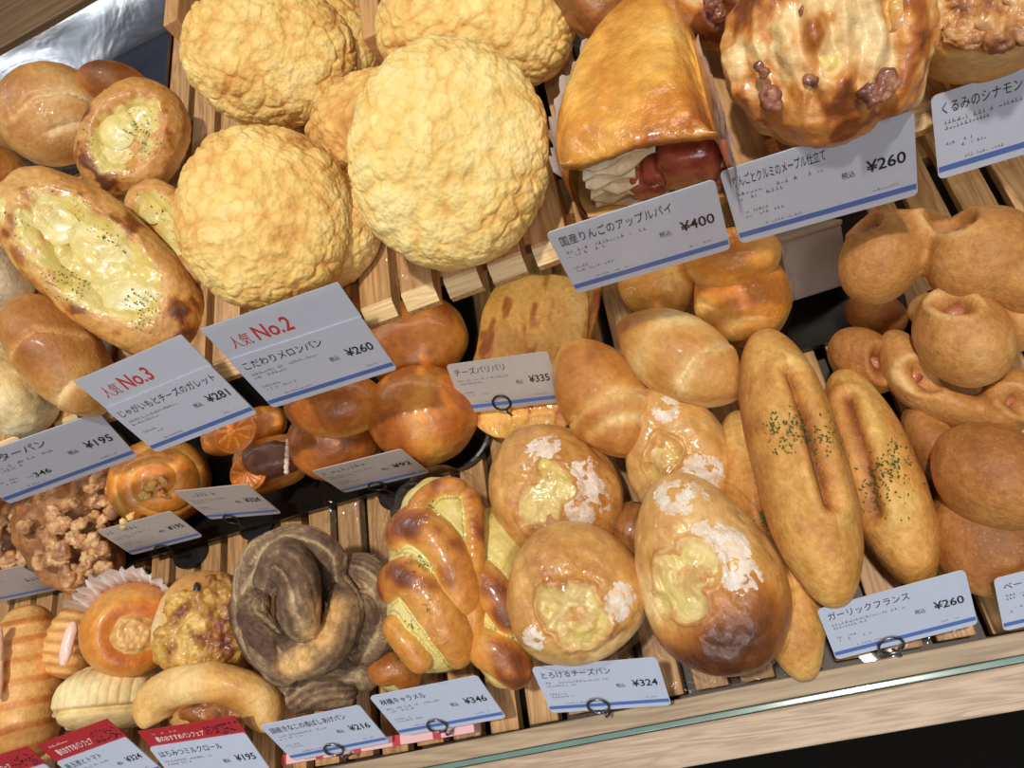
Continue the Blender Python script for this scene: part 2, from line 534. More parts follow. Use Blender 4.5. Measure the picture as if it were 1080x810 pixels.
def price_card(c, zb, label, title, price, ratio=0.6, lean=35, top=None, strip=0.0, sleeve=None, cat='price card', group=None,
               matw=None, twidth=None, extra=None, sq=False, seed=1, crop=None, tsize=.15):
    """card with its printing; top = (heading text, background material) for a header band of height share `strip`"""
    C, R, W, H, err = solve_card(c, zb, ratio, lean)
    print('card', title, 'W %.3f H %.3f err %.1f lean %.0f' % (W, H, err, math.degrees(math.asin(max(-1, min(1, R[2, 2]))))))
    Mx = mat4(C, R[:, 0], R[:, 2])
    root = empty('price_card', Mx, label, cat, group)
    T = 0.0006
    hm = H * (1 - strip)
    mw = matw or M_WHITE
    rad = 0.0025
    V, Fc = slab(rrect(-W / 2, W / 2, 0, hm, rad), 0, T)
    mesh('card_face', V, Fc, mw, root, smooth=False)
    # blue band near the foot
    if not sq:
        V, Fc = slab([(-W / 2 + .0004, hm * .085), (W / 2 - .0004, hm * .085), (W / 2 - .0004, hm * .155), (-W / 2 + .0004, hm * .155)], T, T + .00012)
        mesh('blue_band', V, Fc, M_BLUE, root, smooth=False)
    z = T + .00018
    X = lambda u: -W / 2 + u * W
    parts = []
    if title is None:
        pass
    elif title: parts.append(put_text(title, X(.055), hm * .77, hm * tsize, (twidth or .5) * W, z=z))
    if price:
        parts.append(put_text(price, X(.75), hm * .46, hm * .19, .2 * W, bold=.012, z=z))
        parts.append(put_text('税込', X(.62), hm * .47, hm * .09, .07 * W, z=z))
    if extra: parts.append(put_text(extra[0], X(extra[1]), hm * extra[2], hm * .13, .12 * W, bold=.01, z=z))
    parts = [p for p in parts if len(p[0])]
    if parts:
        V, Fc = join(parts); mesh('lettering', V, Fc, M_INK, root, smooth=False)
    d = dashes(X(.06), X(.56), hm * .645, hm * .04, seed) + dashes(X(.06), X(.30), hm * .58, hm * .04, seed + 1)
    d += dashes(X(.06), X(.2), hm * .40, hm * .035, seed + 2) + dashes(X(.07), X(.3), hm * .34, hm * .035, seed + 3, fill=.6)
    d += dashes(X(.16), X(.38), hm * .19, hm * .03, seed + 4) + dashes(X(.77), X(.9), hm * .21, hm * .03, seed + 5)
    if title is None: d += dashes(X(.06), X(.5), hm * .80, hm * .10, seed + 6)
    if price is None: d += dashes(X(.78), X(.93), hm * .48, hm * .12, seed + 7)
    V, Fc = join(d); V[:, 2] = z
    mesh('small_text', V, Fc, M_FINE, root, smooth=False)
    if top:
        V, Fc = slab([(-W / 2, hm - .001), (W / 2, hm - .001), (W / 2, H), (-W / 2, H)], -.0005, -.0001)
        hd = mesh('heading_band', V, Fc, top[1], root, smooth=False)
        hs = H - hm
        if top[2] is M_REDINK:
            V, Fc = join([put_text('人気', X(.10), hm + hs * .24, hs * .40, .15 * W), put_text(top[0], X(.29), hm + hs * .24, hs * .58, .27 * W, bold=.015)])
        else:
            V, Fc = join([put_text(top[0], X(.12), hm + hs * .22, hs * .36, .5 * W, bold=.012)] + dashes(X(.1), X(.36), hm + hs * .68, hs * .10, seed + 9))
        V[:, 2] = 0.00005
        if top[2] is not M_REDINK:
            r_ = random.Random(seed); q = []
            for i in range(46):
                x, y, sz = X(r_.uniform(.64, .97)), hm + hs * r_.uniform(.08, .72), W * r_.uniform(.006, .016)
                if y > hm + hs * (1.9 - (x / W + .5) * 1.2): continue
                a0 = r_.uniform(0, 3)
                q.append(([(x + sz * math.cos(a0 + k * 1.2566), y + sz * math.sin(a0 + k * 1.2566) * .8, 0.00003) for k in range(5)], [[0, 1, 2, 3, 4]]))
            Vo, Fo = join(q); mesh('heading_ornament', Vo, Fo, M_INK, root, smooth=False)
        hd2 = mesh('heading_lettering', V, Fc, top[2], root, smooth=False)
    if sleeve:
        e = .0025
        V, Fc = slab(rrect(-W / 2 - e, W / 2 + e, -e * 1.6, H + e, .003), T + .0012, T + .0017)
        mesh('clear_sleeve', V, Fc, M_SLEEVE, root, smooth=False)
    return root, C, R, W, H


# ------------------------------------------------------------------ the display case
def struct(name, V, Fc, m, smooth=False):
    o = mesh(name, V, Fc, m, smooth=smooth); o['kind'] = 'structure'; return o


PITCH = 0.0250
SKEW = 0.022                                 # the front rail runs slightly off the slats' square
y_rail = P(800, 727, 0.0)[1]                 # back edge of the front rail
x_lo, x_hi = -0.86, 0.40
y_back = P(60, 34, SHELF)[1]
print('y_back', y_back)

# floor of the case, rear wall
V, Fc = box_vf(x_lo, x_hi, y_rail - .002, y_back + .13, -.034, -.022); struct('floor', V, Fc, M_SHADE)
V, Fc = box_vf(x_lo, x_hi, y_back + .13, y_back + .142, -.034, .26); struct('wall_back', V, Fc, M_SHADE)


def slat_deck(name, label, x0, x1, y0, y1, ztop, width, thick, mat, pitch=PITCH, rot=0.0, groove=False, group=None, skew=0.0):
    Mx = Matrix.Translation((x0, y0, ztop)) @ Matrix.Rotation(rot, 4, 'Z')
    root = empty(name, Mx, label, 'slatted deck')
    n = int((x1 - x0) / pitch)
    pr = None
    for i in range(n):
        if pr is None:
            if groove:
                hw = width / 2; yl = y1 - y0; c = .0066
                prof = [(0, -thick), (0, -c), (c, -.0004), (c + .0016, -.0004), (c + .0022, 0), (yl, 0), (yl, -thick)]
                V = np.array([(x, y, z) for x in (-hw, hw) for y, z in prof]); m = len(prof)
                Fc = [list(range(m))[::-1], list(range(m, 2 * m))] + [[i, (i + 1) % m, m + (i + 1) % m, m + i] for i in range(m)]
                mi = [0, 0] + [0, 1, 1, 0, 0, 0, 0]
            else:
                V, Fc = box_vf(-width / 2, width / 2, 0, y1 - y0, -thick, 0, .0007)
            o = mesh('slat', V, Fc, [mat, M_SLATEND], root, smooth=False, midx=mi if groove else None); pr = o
        else:
            o = pr.copy(); COL.objects.link(o)
        o.parent = root
        o.location = (i * pitch, RNG.uniform(-.0012, .0012) + skew * (i * pitch + x0 - P(540, 770, 0)[0]), RNG.uniform(-.0004, .0004))
    V, Fc = join([box_vf(-pitch, n * pitch, f * (y1 - y0) - .012, f * (y1 - y0) + .012, -thick - .012, -thick) for f in (.1, .5, .9)])
    mesh('crossbar', V, Fc, mat, root, smooth=False)
    return root


# lower deck: aligned so that one slat shows where the photo has it
xs0 = P(700, 715, 0)[0]
x_start = xs0 - PITCH * round((xs0 - x_lo) / PITCH) + PITCH
slat_deck('slatted_deck', 'pine slatted deck under the lower row of breads', x_start, x_hi, y_rail + .0015, y_back - .01, 0.0, .0182, .009, M_SLAT, skew=SKEW)
# upper deck, slightly turned, front ends stick out past the glass shelf
us = P(441, 318, SHELF); y_up = us[1]
ux = us[0] - PITCH * round((us[0] - x_lo - .02) / PITCH)
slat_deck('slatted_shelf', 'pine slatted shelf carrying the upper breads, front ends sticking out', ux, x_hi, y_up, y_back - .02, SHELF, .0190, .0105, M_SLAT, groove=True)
V, Fc = box_vf(x_lo, x_hi, y_up + .03, y_back - .005, SHELF - .036, SHELF - .0226, .001)
o = mesh('shelf_board', V, Fc, M_DARK, smooth=False); tag(o, 'dark shelf board under the upper pine slats', 'shelf')

# front rail, glass edge, oak ledge
zr = .006
pv = P(540, 770, 0)
yA = pv[1] - .001; yB = yA - .0098; yC = yB - .0036; yD = yC - .0195
M_GLASSE = plain('green_glass_edge', (112, 140, 134), 0.2, noise=0.08, scale=120, coat=.3)


def fbox(x0, x1, y0, y1, z0, z1, bev):
    V, Fc = box_vf(x0, x1, y0, y1, z0, z1, bev)
    V = V.copy(); V[:, 1] += SKEW * (V[:, 0] - pv[0])
    return V, Fc


V, Fc = fbox(x_lo, x_hi, yB, yA, -.034, zr, .0006)
o = mesh('front_rail', V, Fc, M_RAIL, smooth=False); tag(o, 'greyish wood rail along the front of the lower deck', 'rail')
V, Fc = fbox(x_lo, x_hi, yC + .0003, yB - .0003, -.05, zr - .001, .0006)
o = mesh('glass_edge', V, Fc, M_GLASSE, smooth=False); tag(o, 'greenish glass pane edge between the wood rail and the oak ledge', 'glass pane')
V, Fc = fbox(x_lo, x_hi, yD, yC, -.010, zr - .001, .001)
o = mesh('front_ledge', V, Fc, M_LEDGE, smooth=False); tag(o, 'pale oak ledge at the very front of the case', 'ledge')
V, Fc = box_vf(x_lo - .3, x_hi + .3, yD - .6, yD + .03, -.5, -.25); struct('floor_front', V, Fc, M_VOID)
V, Fc = fbox(x_lo, x_hi, yD + .003, yD + .007, -.5, -.0105, 0); struct('wall_front', V, Fc, M_VOID)

# ------------------------------------------------------------------ price cards
def zfront(c, y):
    m = ((c[2][0] + c[3][0]) / 2, (c[2][1] + c[3][1]) / 2)
    return PY(m[0], m[1], y)[2]


yc = y_up - .022
GU = 'price cards along the upper shelf'
c = [(-40, 488), (103, 434), (152, 480), (5, 531)]
price_card(c, zfront(c, yc), 'price card 195 yen beside the No.3 card on the upper row', '塩バターパン', '¥195', lean=35, sleeve=True, group=GU, seed=11,
           extra=('346', .31, .30))
c = [(75, 402), (193, 353), (268, 436), (167, 477)]
price_card(c, zfront(c, yc), 'taller card with red No.3 heading, 281 yen', 'じゃがいもとチーズのガレット', '¥281', ratio=.85, lean=35, top=('No.3', M_WHITE, M_REDINK), strip=.36, sleeve=True, group=GU, twidth=.9, seed=21)
c = [(213, 347), (355, 299), (421, 388), (284, 431)]
price_card(c, zfront(c, yc), 'taller card with red No.2 heading, 260 yen, below the melon breads', 'こだわりメロンパン', '¥260', ratio=.85, lean=35, top=('No.2', M_WHITE, M_REDINK), strip=.36, sleeve=True, group=GU, twidth=.6, seed=31)
c = [(577, 246), (752, 188), (770, 263), (604, 309)]
price_card(c, zfront(c, yc), 'price card 400 yen in front of the cut apple pie', '国産りんごのアップルパイ', '¥400', lean=10, sleeve=True, group=GU, twidth=.68, seed=41)
c = [(760, 181), (961, 116), (967, 206), (774, 257)]
price_card(c, zfront(c, yc), 'price card 260 yen under the big walnut and apple bread', 'りんごとクルミのメープル仕立て', '¥260', lean=10, sleeve=True, group=GU, twidth=.5, seed=51)
c = [(983, 100), (1186, 36), (1183, 130), (981, 193)]
price_card(c, zfront(c, yc), 'price card with cut-off title under the walnut topped tart', 'くるみのシナモンロール', '', lean=10, sleeve=True, group=GU, twidth=.6, seed=61)

GM = 'price cards on the black trays'
c = [(-55, 613), (22, 598), (69, 619), (-10, 637)]
price_card(c, .014, 'small card cut off by the picture edge below the nut clusters', None, None, lean=40, group=GM, cat='price card', matw=M_GREYC, seed=71)
c = [(103, 559), (181, 540), (215, 564), (138, 586)]
ra = price_card(c, .030, 'small grey card leaning below the shiny spiral bun', None, '¥195', lean=40, group=GM, matw=M_GREYC, seed=81, tsize=.13)
c = [(183, 518), (259, 510), (297, 541), (221, 547)]
rb = price_card(c, .030, 'small grey card between the spiral bun and the orange danish', None, '¥324', lean=40, group=GM, matw=M_GREYC, seed=91, tsize=.13)
c = [(329, 496), (423, 474), (453, 497), (362, 520)]
rc = price_card(c, .030, 'small grey card, 92 yen, in front of the round brown rolls', None, '¥92', lean=40, group=GM, matw=M_GREYC, seed=101, tsize=.13)
c = [(471, 385), (579, 370), (592, 423), (489, 436)]
CLIPS = []
r5 = price_card(c, .030, 'card 335 yen held by a black ring clip over the flat cheese bread', 'チーズパリパリ', '¥335', lean=30, group=GM, matw=M_GREYC, seed=111)
CLIPS.append((r5, (529, 425), M_WIREB, 'black ring clip holding the 335 yen card', False))

GB = 'price cards along the front rail'
c = [(-48, 808), (28, 790), (90, 842), (15, 868)]
price_card(c, .026, 'red headed card cut off at the bottom corner, front row', None, None, ratio=.85, lean=35, top=('春のおすすめパンフェア', M_RED, M_WHITEINK), strip=.3, group=GB, seed=121)
c = [(38, 785), (112, 759), (172, 812), (100, 838)]
price_card(c, .026, 'red headed card, 324 yen, below the pale ridged steamed bun', '新玉葱とトマト', '¥324', ratio=.85, lean=35, top=('春のおすすめパンフェア', M_RED, M_WHITEINK), strip=.33, group=GB, seed=131)
c = [(146, 771), (247, 757), (292, 818), (190, 834)]
price_card(c, .026, 'red headed card, 195 yen, below the ring shaped bread', 'はちみつミルクロール', '¥195', ratio=.8, lean=35, top=('春のおすすめパンフェア', M_RED, M_WHITEINK), strip=.25, group=GB, twidth=.65, seed=141)
c = [(275, 765), (379, 743), (412, 782), (308, 802)]
r3 = price_card(c, .022, 'price card 216 yen below the brown floured twists', '国産きなこの香ばしあげパン', '¥216', lean=35, group=GB, twidth=.75, seed=151)
c = [(391, 735), (502, 711), (535, 757), (421, 775)]
r4 = price_card(c, .022, 'price card 346 yen below the custard twists', '林檎キャラメル', '¥346', lean=35, group=GB, twidth=.42, seed=161)
c = [(561, 704), (693, 692), (707, 743), (580, 751)]
rb5 = price_card(c, .022, 'price card 324 yen below the wrapped cheese breads', 'とろけるチーズパン', '¥324', lean=30, group=GB, twidth=.56, seed=171)
c = [(860, 640), (1017, 603), (1029, 655), (880, 698)]
r6 = price_card(c, .022, 'price card 260 yen below the garlic baguettes', 'ガーリックフランス', '¥260', lean=25, group=GB, twidth=.56, seed=181)
c = [(1050, 609), (1204, 572), (1212, 628), (1053, 667)]
price_card(c, .022, 'cut off price card below the oval brown loaves at the picture edge', 'ベーコンエピ', '', lean=25, group=GB, twidth=.4, seed=191)
for rr, px, lb in ((r3, (352, 791), 'steel ring clip holding the 216 yen card'), (r4, (461, 766), 'steel ring clip holding the 346 yen card'),
                   (rb5, (631, 745), 'steel ring clip holding the 324 yen card of the cheese breads'), (r6, (940, 681), 'steel ring clip holding the 260 yen garlic bread card')):
    CLIPS.append((rr, px, M_WIRE, lb, True))
for rr, px, lb in ((ra, (172, 580), 'black clip under the card below the shiny spiral bun'), (rb, (244, 548), 'black clip under the card beside the orange danish'),
                   (rc, (398, 513), 'black clip under the 92 yen card')):
    CLIPS.append((rr, px, M_WIREB, lb, False))
for (root, C, R, W, H), px, m, lb, disc in CLIPS:
    n = R[:, 2]; up = R[:, 1]; u = R[:, 0]
    c0 = PN(px[0], px[1], C + n * .002, n)
    rad = .0058
    pts = [c0 + rad * (math.cos(a) * u + math.sin(a) * up) for a in np.linspace(-.4 * math.pi, 1.75 * math.pi, 40)]
    foot = np.array([c0[0] + .002, c0[1] - .001, .004])
    V1, F1, _, _ = tube(pts, .0007, 8)
    st = spline([pts[0], pts[0] - up * .004 + u * .001, foot], 12)
    base = np.array([c0[0], c0[1] + .002, .0])
    rt = empty('card_clip', Matrix.Translation(base), lb, 'card clip', 'ring clips for the price cards')
    b3 = np.array([base[0], base[1], base[2]])
    mesh('wire_ring', V1 - b3, F1, m, rt)
    V2, F2, _, _ = tube(st, .0007, 8)
    mesh('stem', V2 - b3, F2, m, rt)
    V3, F3 = slab([(.016 * math.cos(a), .012 * math.sin(a)) for a in np.linspace(0, 2 * math.pi, 28, endpoint=False)], .0005, .0035)
    mesh('base_disc', V3, F3, M_ACRYL if disc else m, rt, smooth=False)

# ------------------------------------------------------------------ bread tools
class Fr:
    """local frame of one bread: x along its long axis, z out of its top, origin at its base"""
    def __init__(s, a, b, w, zc, k=0.3, hb=0.015, n=None):
        s.C, s.u, s.n, s.L, s.W = frame(a, b, w, zc, k, n)
        s.w = np.cross(s.n, s.u); s.hb = hb
        s.O = s.C - s.n * hb
        s.M = mat4(s.O, s.u, s.n)

    def loc(s, px, py, h=0.0):
        q = PN(px, py, s.C + s.n * h, s.n) - s.O
        return np.array([q.dot(s.u), q.dot(s.w), q.dot(s.n)])

    def hit(s, px, py, V):
        """index of the surface point that shows at a spot of the photograph"""
        Wd = s.O + V[:, :1] * s.u + V[:, 1:2] * s.w + V[:, 2:3] * s.n - CAMP
        c = Wd @ B
        d = np.hypot(540 + F * c[:, 0] / c[:, 2] - px, 405 + F * c[:, 1] / c[:, 2] - py)
        m = d < max(3.5, d.min() + 1.0)
        return int(np.argmin(np.where(m, c[:, 2], 9)))

    def locs(s, pts, h=0.0):
        return np.array([s.loc(p[0], p[1], p[2] if len(p) > 2 else h) for p in pts])


def loaf(L, W, ht, hb, level=6, p=2.0, point=0.0, taper=0.0, botp=0.55, topp=1.0):
    D, Fc = ico(level)
    x, y, z = D.T
    r = np.sqrt(x * x + y * y); a = np.arctan2(y, x)
    fac = (np.abs(np.cos(a)) ** p + np.abs(np.sin(a)) ** p) ** (-1 / p)
    X = r * np.cos(a) * fac; Y = r * np.sin(a) * fac
    Y = Y * (1 - point * np.abs(X) ** 3) * (1 - taper * X)
    Z = np.where(z > 0, ht * np.abs(z) ** topp, -hb * np.abs(z) ** botp) + hb
    return np.stack([X * L / 2, Y * W / 2, Z], 1), Fc, D


def segdist(V, pts):
    """distance in the xy plane from V to a polyline, and the side sign"""
    best = np.full(len(V), 9.0); sg = np.zeros(len(V))
    for a, b in zip(pts[:-1], pts[1:]):
        a, b = np.asarray(a[:2]), np.asarray(b[:2]); d = b - a
        t = np.clip(((V[:, :2] - a) @ d) / d.dot(d), 0, 1)
        q = V[:, :2] - a - t[:, None] * d
        dd = np.linalg.norm(q, axis=1); m = dd < best
        best = np.where(m, dd, best); sg = np.where(m, np.sign(q[:, 0] * d[1] - q[:, 1] * d[0]), sg)
    return best, sg


def crease(V, Nn, pts, depth, width, step=0.0, stepw=0.012, topz=0.0):
    d, sg = segdist(V, pts)
    top = sst(0.0, 0.35, Nn[:, 2])
    v = V - Nn * (depth * np.exp(-(d / width) ** 2) * top)[:, None]
    if step:
        v = v + Nn * (step * (sg > 0) * np.exp(-d / stepw) * top)[:, None]
    return v, d


def tris(Fc):
    out = []
    for f in Fc:
        for k in range(1, len(f) - 1): out.append((f[0], f[k], f[k + 1]))
    return np.array(out)


def overlay(V, Fc, Nn, mask, h, sink=0.0008, name='cheese', col=None, mat=None, parent=None, extra=None):
    Fc = np.asarray(Fc)
    keep = (mask[Fc] > 0.03).any(1)
    F2 = Fc[keep]; idx = np.unique(F2); mp = np.full(len(V), -1); mp[idx] = np.arange(len(idx))
    off = h * mask - sink
    if extra is not None: off = off + extra * mask
    V2 = (V + Nn * off[:, None])[idx]
    c2 = col[idx] if col is not None else None
    return mesh(name, V2, mp[F2], mat, parent, c2)


def herbs(V, Nn, wgt, count, size, parent, mat=None, seed=3, name='herb_flakes', lift=0.0006):
    r = np.random.default_rng(seed); w = np.clip(wgt, 0, None); w = w / w.sum()
    Vs, Fs = [], []
    for i in r.choice(len(V), count, p=w):
        n = nrm(Nn[i]); t = nrm(np.cross(n, r.normal(size=3))); s = np.cross(n, t)
        a, b = size * r.uniform(.4, 1.3), size * r.uniform(.25, .7)
        c = V[i] + n * lift
        o = len(Vs)
        for q in ((-a, -b * .6), (a * .3, -b), (a, b * .2), (-a * .2, b)):
            Vs.append(c + t * q[0] + s * q[1] + n * size * r.uniform(-.2, .5))
        Fs.append([o, o + 1, o + 2, o + 3])
    o = mesh(name, Vs, Fs, mat or M_HERB, parent, smooth=False)
    o['kind'] = 'stuff'
    return o


def wrap(L, W, ht, hb, parent, grow=1.07, amp=0.002, seed=1, p=2.3, level=5, mat=None, off=(0, 0, 0)):
    """loose clear film around a bread"""
    V, Fc, D = loaf(L * grow, W * grow, ht * grow + .001, hb, level, p, botp=.5)
    V = V + np.array(off)
    Nn = vnormals(V, Fc)
    V = V + Nn * (amp * (np.abs(fbm(V, 60, 2, seed)) * 2 - .4))[:, None]
    V[:, 2] = np.maximum(V[:, 2], .0002)
    return mesh('plastic_wrap', V, Fc, mat or M_FILM, parent)


def remesh(parts, voxel, smooth=4):
    V, Fc = join(parts)
    me = bpy.data.meshes.new('tmp'); me.from_pydata([tuple(map(float, v)) for v in V], [], Fc)
    o = bpy.data.objects.new('tmp', me); COL.objects.link(o)
    m = o.modifiers.new('r', 'REMESH'); m.mode = 'VOXEL'; m.voxel_size = voxel
    if smooth:
        s = o.modifiers.new('s', 'SMOOTH'); s.iterations = smooth; s.factor = .5
    dg = bpy.context.evaluated_depsgraph_get()
    e = bpy.data.meshes.new_from_object(o.evaluated_get(dg))
    V = np.array([v.co[:] for v in e.vertices]); Fc = [list(p.vertices) for p in e.polygons]
    bpy.data.objects.remove(o); bpy.data.meshes.remove(me); bpy.data.meshes.remove(e)
    return V, Fc, vnormals(V, tris(Fc))


def ell(c, r, rot=0.0, level=4, tilt=0.0):
    D, Fc = ico(level)
    V = D * np.array(r)
    if tilt:
        ct, st_ = math.cos(tilt), math.sin(tilt); V = V @ np.array([[ct, 0, -st_], [0, 1, 0], [st_, 0, ct]])
    cs, sn = math.cos(rot), math.sin(rot)
    V = V @ np.array([[cs, sn, 0], [-sn, cs, 0], [0, 0, 1]])
    return V + np.array(c), Fc.tolist()


# ------------------------------------------------------------------ kinds of bread
def melon(a, b, w, zc, k, label, seed, tone=0.0, ht=.026, hb=.014, group='melon breads'):
    fr = Fr(a, b, w, zc, k, hb)
    V, Fc, D = loaf(fr.L * .97, fr.W * .97, ht, hb, 7, 2.1, topp=.85)
    s = seed * 3.7
    Nn = vnormals(V, Fc)
    q = V + np.stack([fbm(V + s, 70, 2, seed), fbm(V + s, 70, 2, seed + 1), fbm(V + s, 70, 2, seed + 2)], 1) * .005 + s
    f1, f2 = worley(q, 105, seed); g1, g2 = worley(q, 250, seed + 3)
    big = 1 - f1 ** 2; sm = 1 - g1 ** 2
    rid = sst(0, .25, f2 - f1)
    low = fbm(V + s, 28, 3, seed)
    edge = 1 + .035 * fbm(V + s, 45, 2, seed + 6)
    V = V * np.stack([edge, edge, np.ones(len(V))], 1)
    mid = fbm(V + s, 150, 3, seed + 5)
    calm = .55 + .45 * sst(-.05, .5, D[:, 2])
    V = V + Nn * (calm * (.0013 * big + .0010 * sm + .0007 * rid * (1 + 2 * low) + .0018 * low + .0009 * mid))[:, None]
    top = sst(-.3, .25, D[:, 2])
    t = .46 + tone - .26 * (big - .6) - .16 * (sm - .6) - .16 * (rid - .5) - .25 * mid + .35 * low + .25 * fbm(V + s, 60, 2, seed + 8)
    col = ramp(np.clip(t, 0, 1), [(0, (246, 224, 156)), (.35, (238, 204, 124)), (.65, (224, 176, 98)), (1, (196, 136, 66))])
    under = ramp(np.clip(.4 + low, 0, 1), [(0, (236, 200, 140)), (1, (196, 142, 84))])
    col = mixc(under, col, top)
    o = mesh('melon_bread', V, Fc, M_MELON, None, col, fr.M)
    return tag(o, label, 'melon bread', group)


def bun(a, b, w, zc, k, label, seed, name='bread_roll', cat='bread roll', pal=ROLL, ht=.03, hb=.012, p=2.0, point=0.0, taper=0.0, creases=(), mat=None,
        bake=.45, var=.35, film=False, group=None, steps=None, lump=.0015, spotty=0.0, topp=.9, level=6, sidepale=.35):
    """smooth roll; creases are pixel polylines with (depth, width, step)"""
    fr = Fr(a, b, w, zc, k, hb)
    V, Fc, D = loaf(fr.L, fr.W, ht, hb, level, p, point, taper, topp=topp)
    Nn = vnormals(V, Fc); s = seed * 2.31
    V = V + Nn * (lump * fbm(V + s, 35, 3, seed))[:, None]
    t = bake + var * fbm(V + s, 40, 3, seed + 2) + .25 * (D[:, 2] - .5)
    for pts, dep, wid, stp in creases:
        Nn = vnormals(V, Fc)
        V, d = crease(V, Nn, fr.locs(pts, ht * .8), dep, wid, stp)
        t = t - .38 * np.exp(-(d / (wid * 1.6)) ** 2) * (D[:, 2] > -.1)
    t = t + .10 * fbm(V + s, 110, 3, seed + 15)
    t = t - sidepale * np.exp(-((D[:, 2] + .12) / .22) ** 2)
    t = np.where(D[:, 2] < -.3, bake + .25, t)
    if spotty: t = t + spotty * sst(.15, .5, fbm(V + s, 160, 3, seed + 5))
    col = ramp(np.clip(t, 0, 1), pal)
    if film:
        root = empty(name, fr.M, label, cat, group)
        mesh('crust', V, Fc, mat or M_BUN, root, col)
        wrap(fr.L, fr.W, ht, hb, root, seed=seed)
        return root, fr, V, Fc
    o = mesh(name, V, Fc, mat or M_BUN, None, col, fr.M)
    tag(o, label, cat, group)
    return o, fr, V, Fc


def galette(a, b, w, zc, k, label, seed, ht=.02, hb=.010, herb=150, group='potato and cheese galettes'):
    fr = Fr(a, b, w, zc, k, hb)
    V, Fc, D = loaf(fr.L, fr.W, ht, hb, 7, 2.25, topp=.6)
    s = seed * 4.1
    r = np.sqrt((V[:, 0] / (fr.L / 2)) ** 2 + (V[:, 1] / (fr.W / 2)) ** 2)
    r2 = r + .10 * fbm(V + s, 45, 2, seed)
    top = sst(0, .3, D[:, 2])
    V[:, 2] -= .010 * (1 - sst(.40, .78, r2)) * top
    Nn = vnormals(V, Fc)
    V = V + Nn * (.0016 * fbm(V + s, 60, 3, seed) + .0006 * fbm(V + s, 220, 2, seed))[:, None]
    Nn = vnormals(V, Fc)
    spot = sst(.05, .42, fbm(V + s, 70, 4, seed + 4)) * top
    t = .36 + .25 * fbm(V + s, 30, 2, seed + 1) + .55 * spot * sst(.5, .8, r)
    t = t - .3 * np.exp(-((D[:, 2] + .1) / .2) ** 2)
    col = ramp(np.clip(t, 0, 1), GOLD)
    root = empty('cheese_galette', fr.M, label, 'galette', group)
    mesh('dough', V, Fc, M_BUN, root, col)
    m = (1 - sst(.46, .86, r2 + .10 * fbm(V + s, 110, 2, seed + 7))) * top
    f1, f2 = worley(V * np.array([1, 1, .2]) + s, 42, seed)
    ex = .0022 * (1 - f1) + .0010 * fbm(V + s, 120, 3, seed + 3)
    t2 = .35 + .35 * fbm(V + s, 50, 3, seed + 6)
    cc = ramp(np.clip(t2, 0, 1), [(0, (226, 214, 148)), (.5, (218, 196, 104)), (1, (206, 166, 70))])
    sc_ = sst(.12, .45, fbm(V + s, 70, 4, seed + 9) + .25 * (1 - sst(.1, .9, m)))
    cc = mixc(cc, ramp(np.clip(t2 + .2, 0, 1), [(0, (226, 168, 76)), (1, (182, 104, 42))]), np.clip(sc_, 0, .9))
    cc = mixc(cc, col, 1 - sst(.12, .6, m))
    overlay(V, Fc, Nn, m, .0026, name='melted_cheese', col=cc, mat=M_FILL, parent=root, extra=ex)
    # potato slices under the cheese
    rr = random.Random(seed)
    for i, (fx, fy) in enumerate(((-.24, -.05), (.02, .10), (.22, -.04))):
        x, y = fr.L * (fx + rr.uniform(-.02, .02)), fr.W * fy
        i0 = np.argmin((V[:, 0] - x) ** 2 + (V[:, 1] - y) ** 2 + (D[:, 2] < 0) * 9)
        Vp, Fp = ell((0, 0, 0), (fr.L * .165, fr.W * .19, .0013), rr.uniform(-.6, .6), 5, rr.uniform(-.10, .10))
        Vp = Vp + np.array([x, y, V[i0, 2] + .0028])
        Vp[:, 2] += .0016 * fbm(Vp + s, 70, 3, seed)
        cp = ramp(np.clip(.45 + .8 * fbm(Vp + s, 70, 3, i), 0, 1), [(0, (228, 220, 166)), (.6, (222, 204, 124)), (1, (212, 178, 82))])
        mesh('potato_slice', Vp, Fp, M_FILL, root, cp)
    V4 = V + Nn * (.0036 * m)[:, None]
    if herb: herbs(V4, Nn, m * sst(-.1, .5, fbm(V + s, 40, 2, seed + 2)), herb, .0008, root, seed=seed, lift=.0022)
    return root


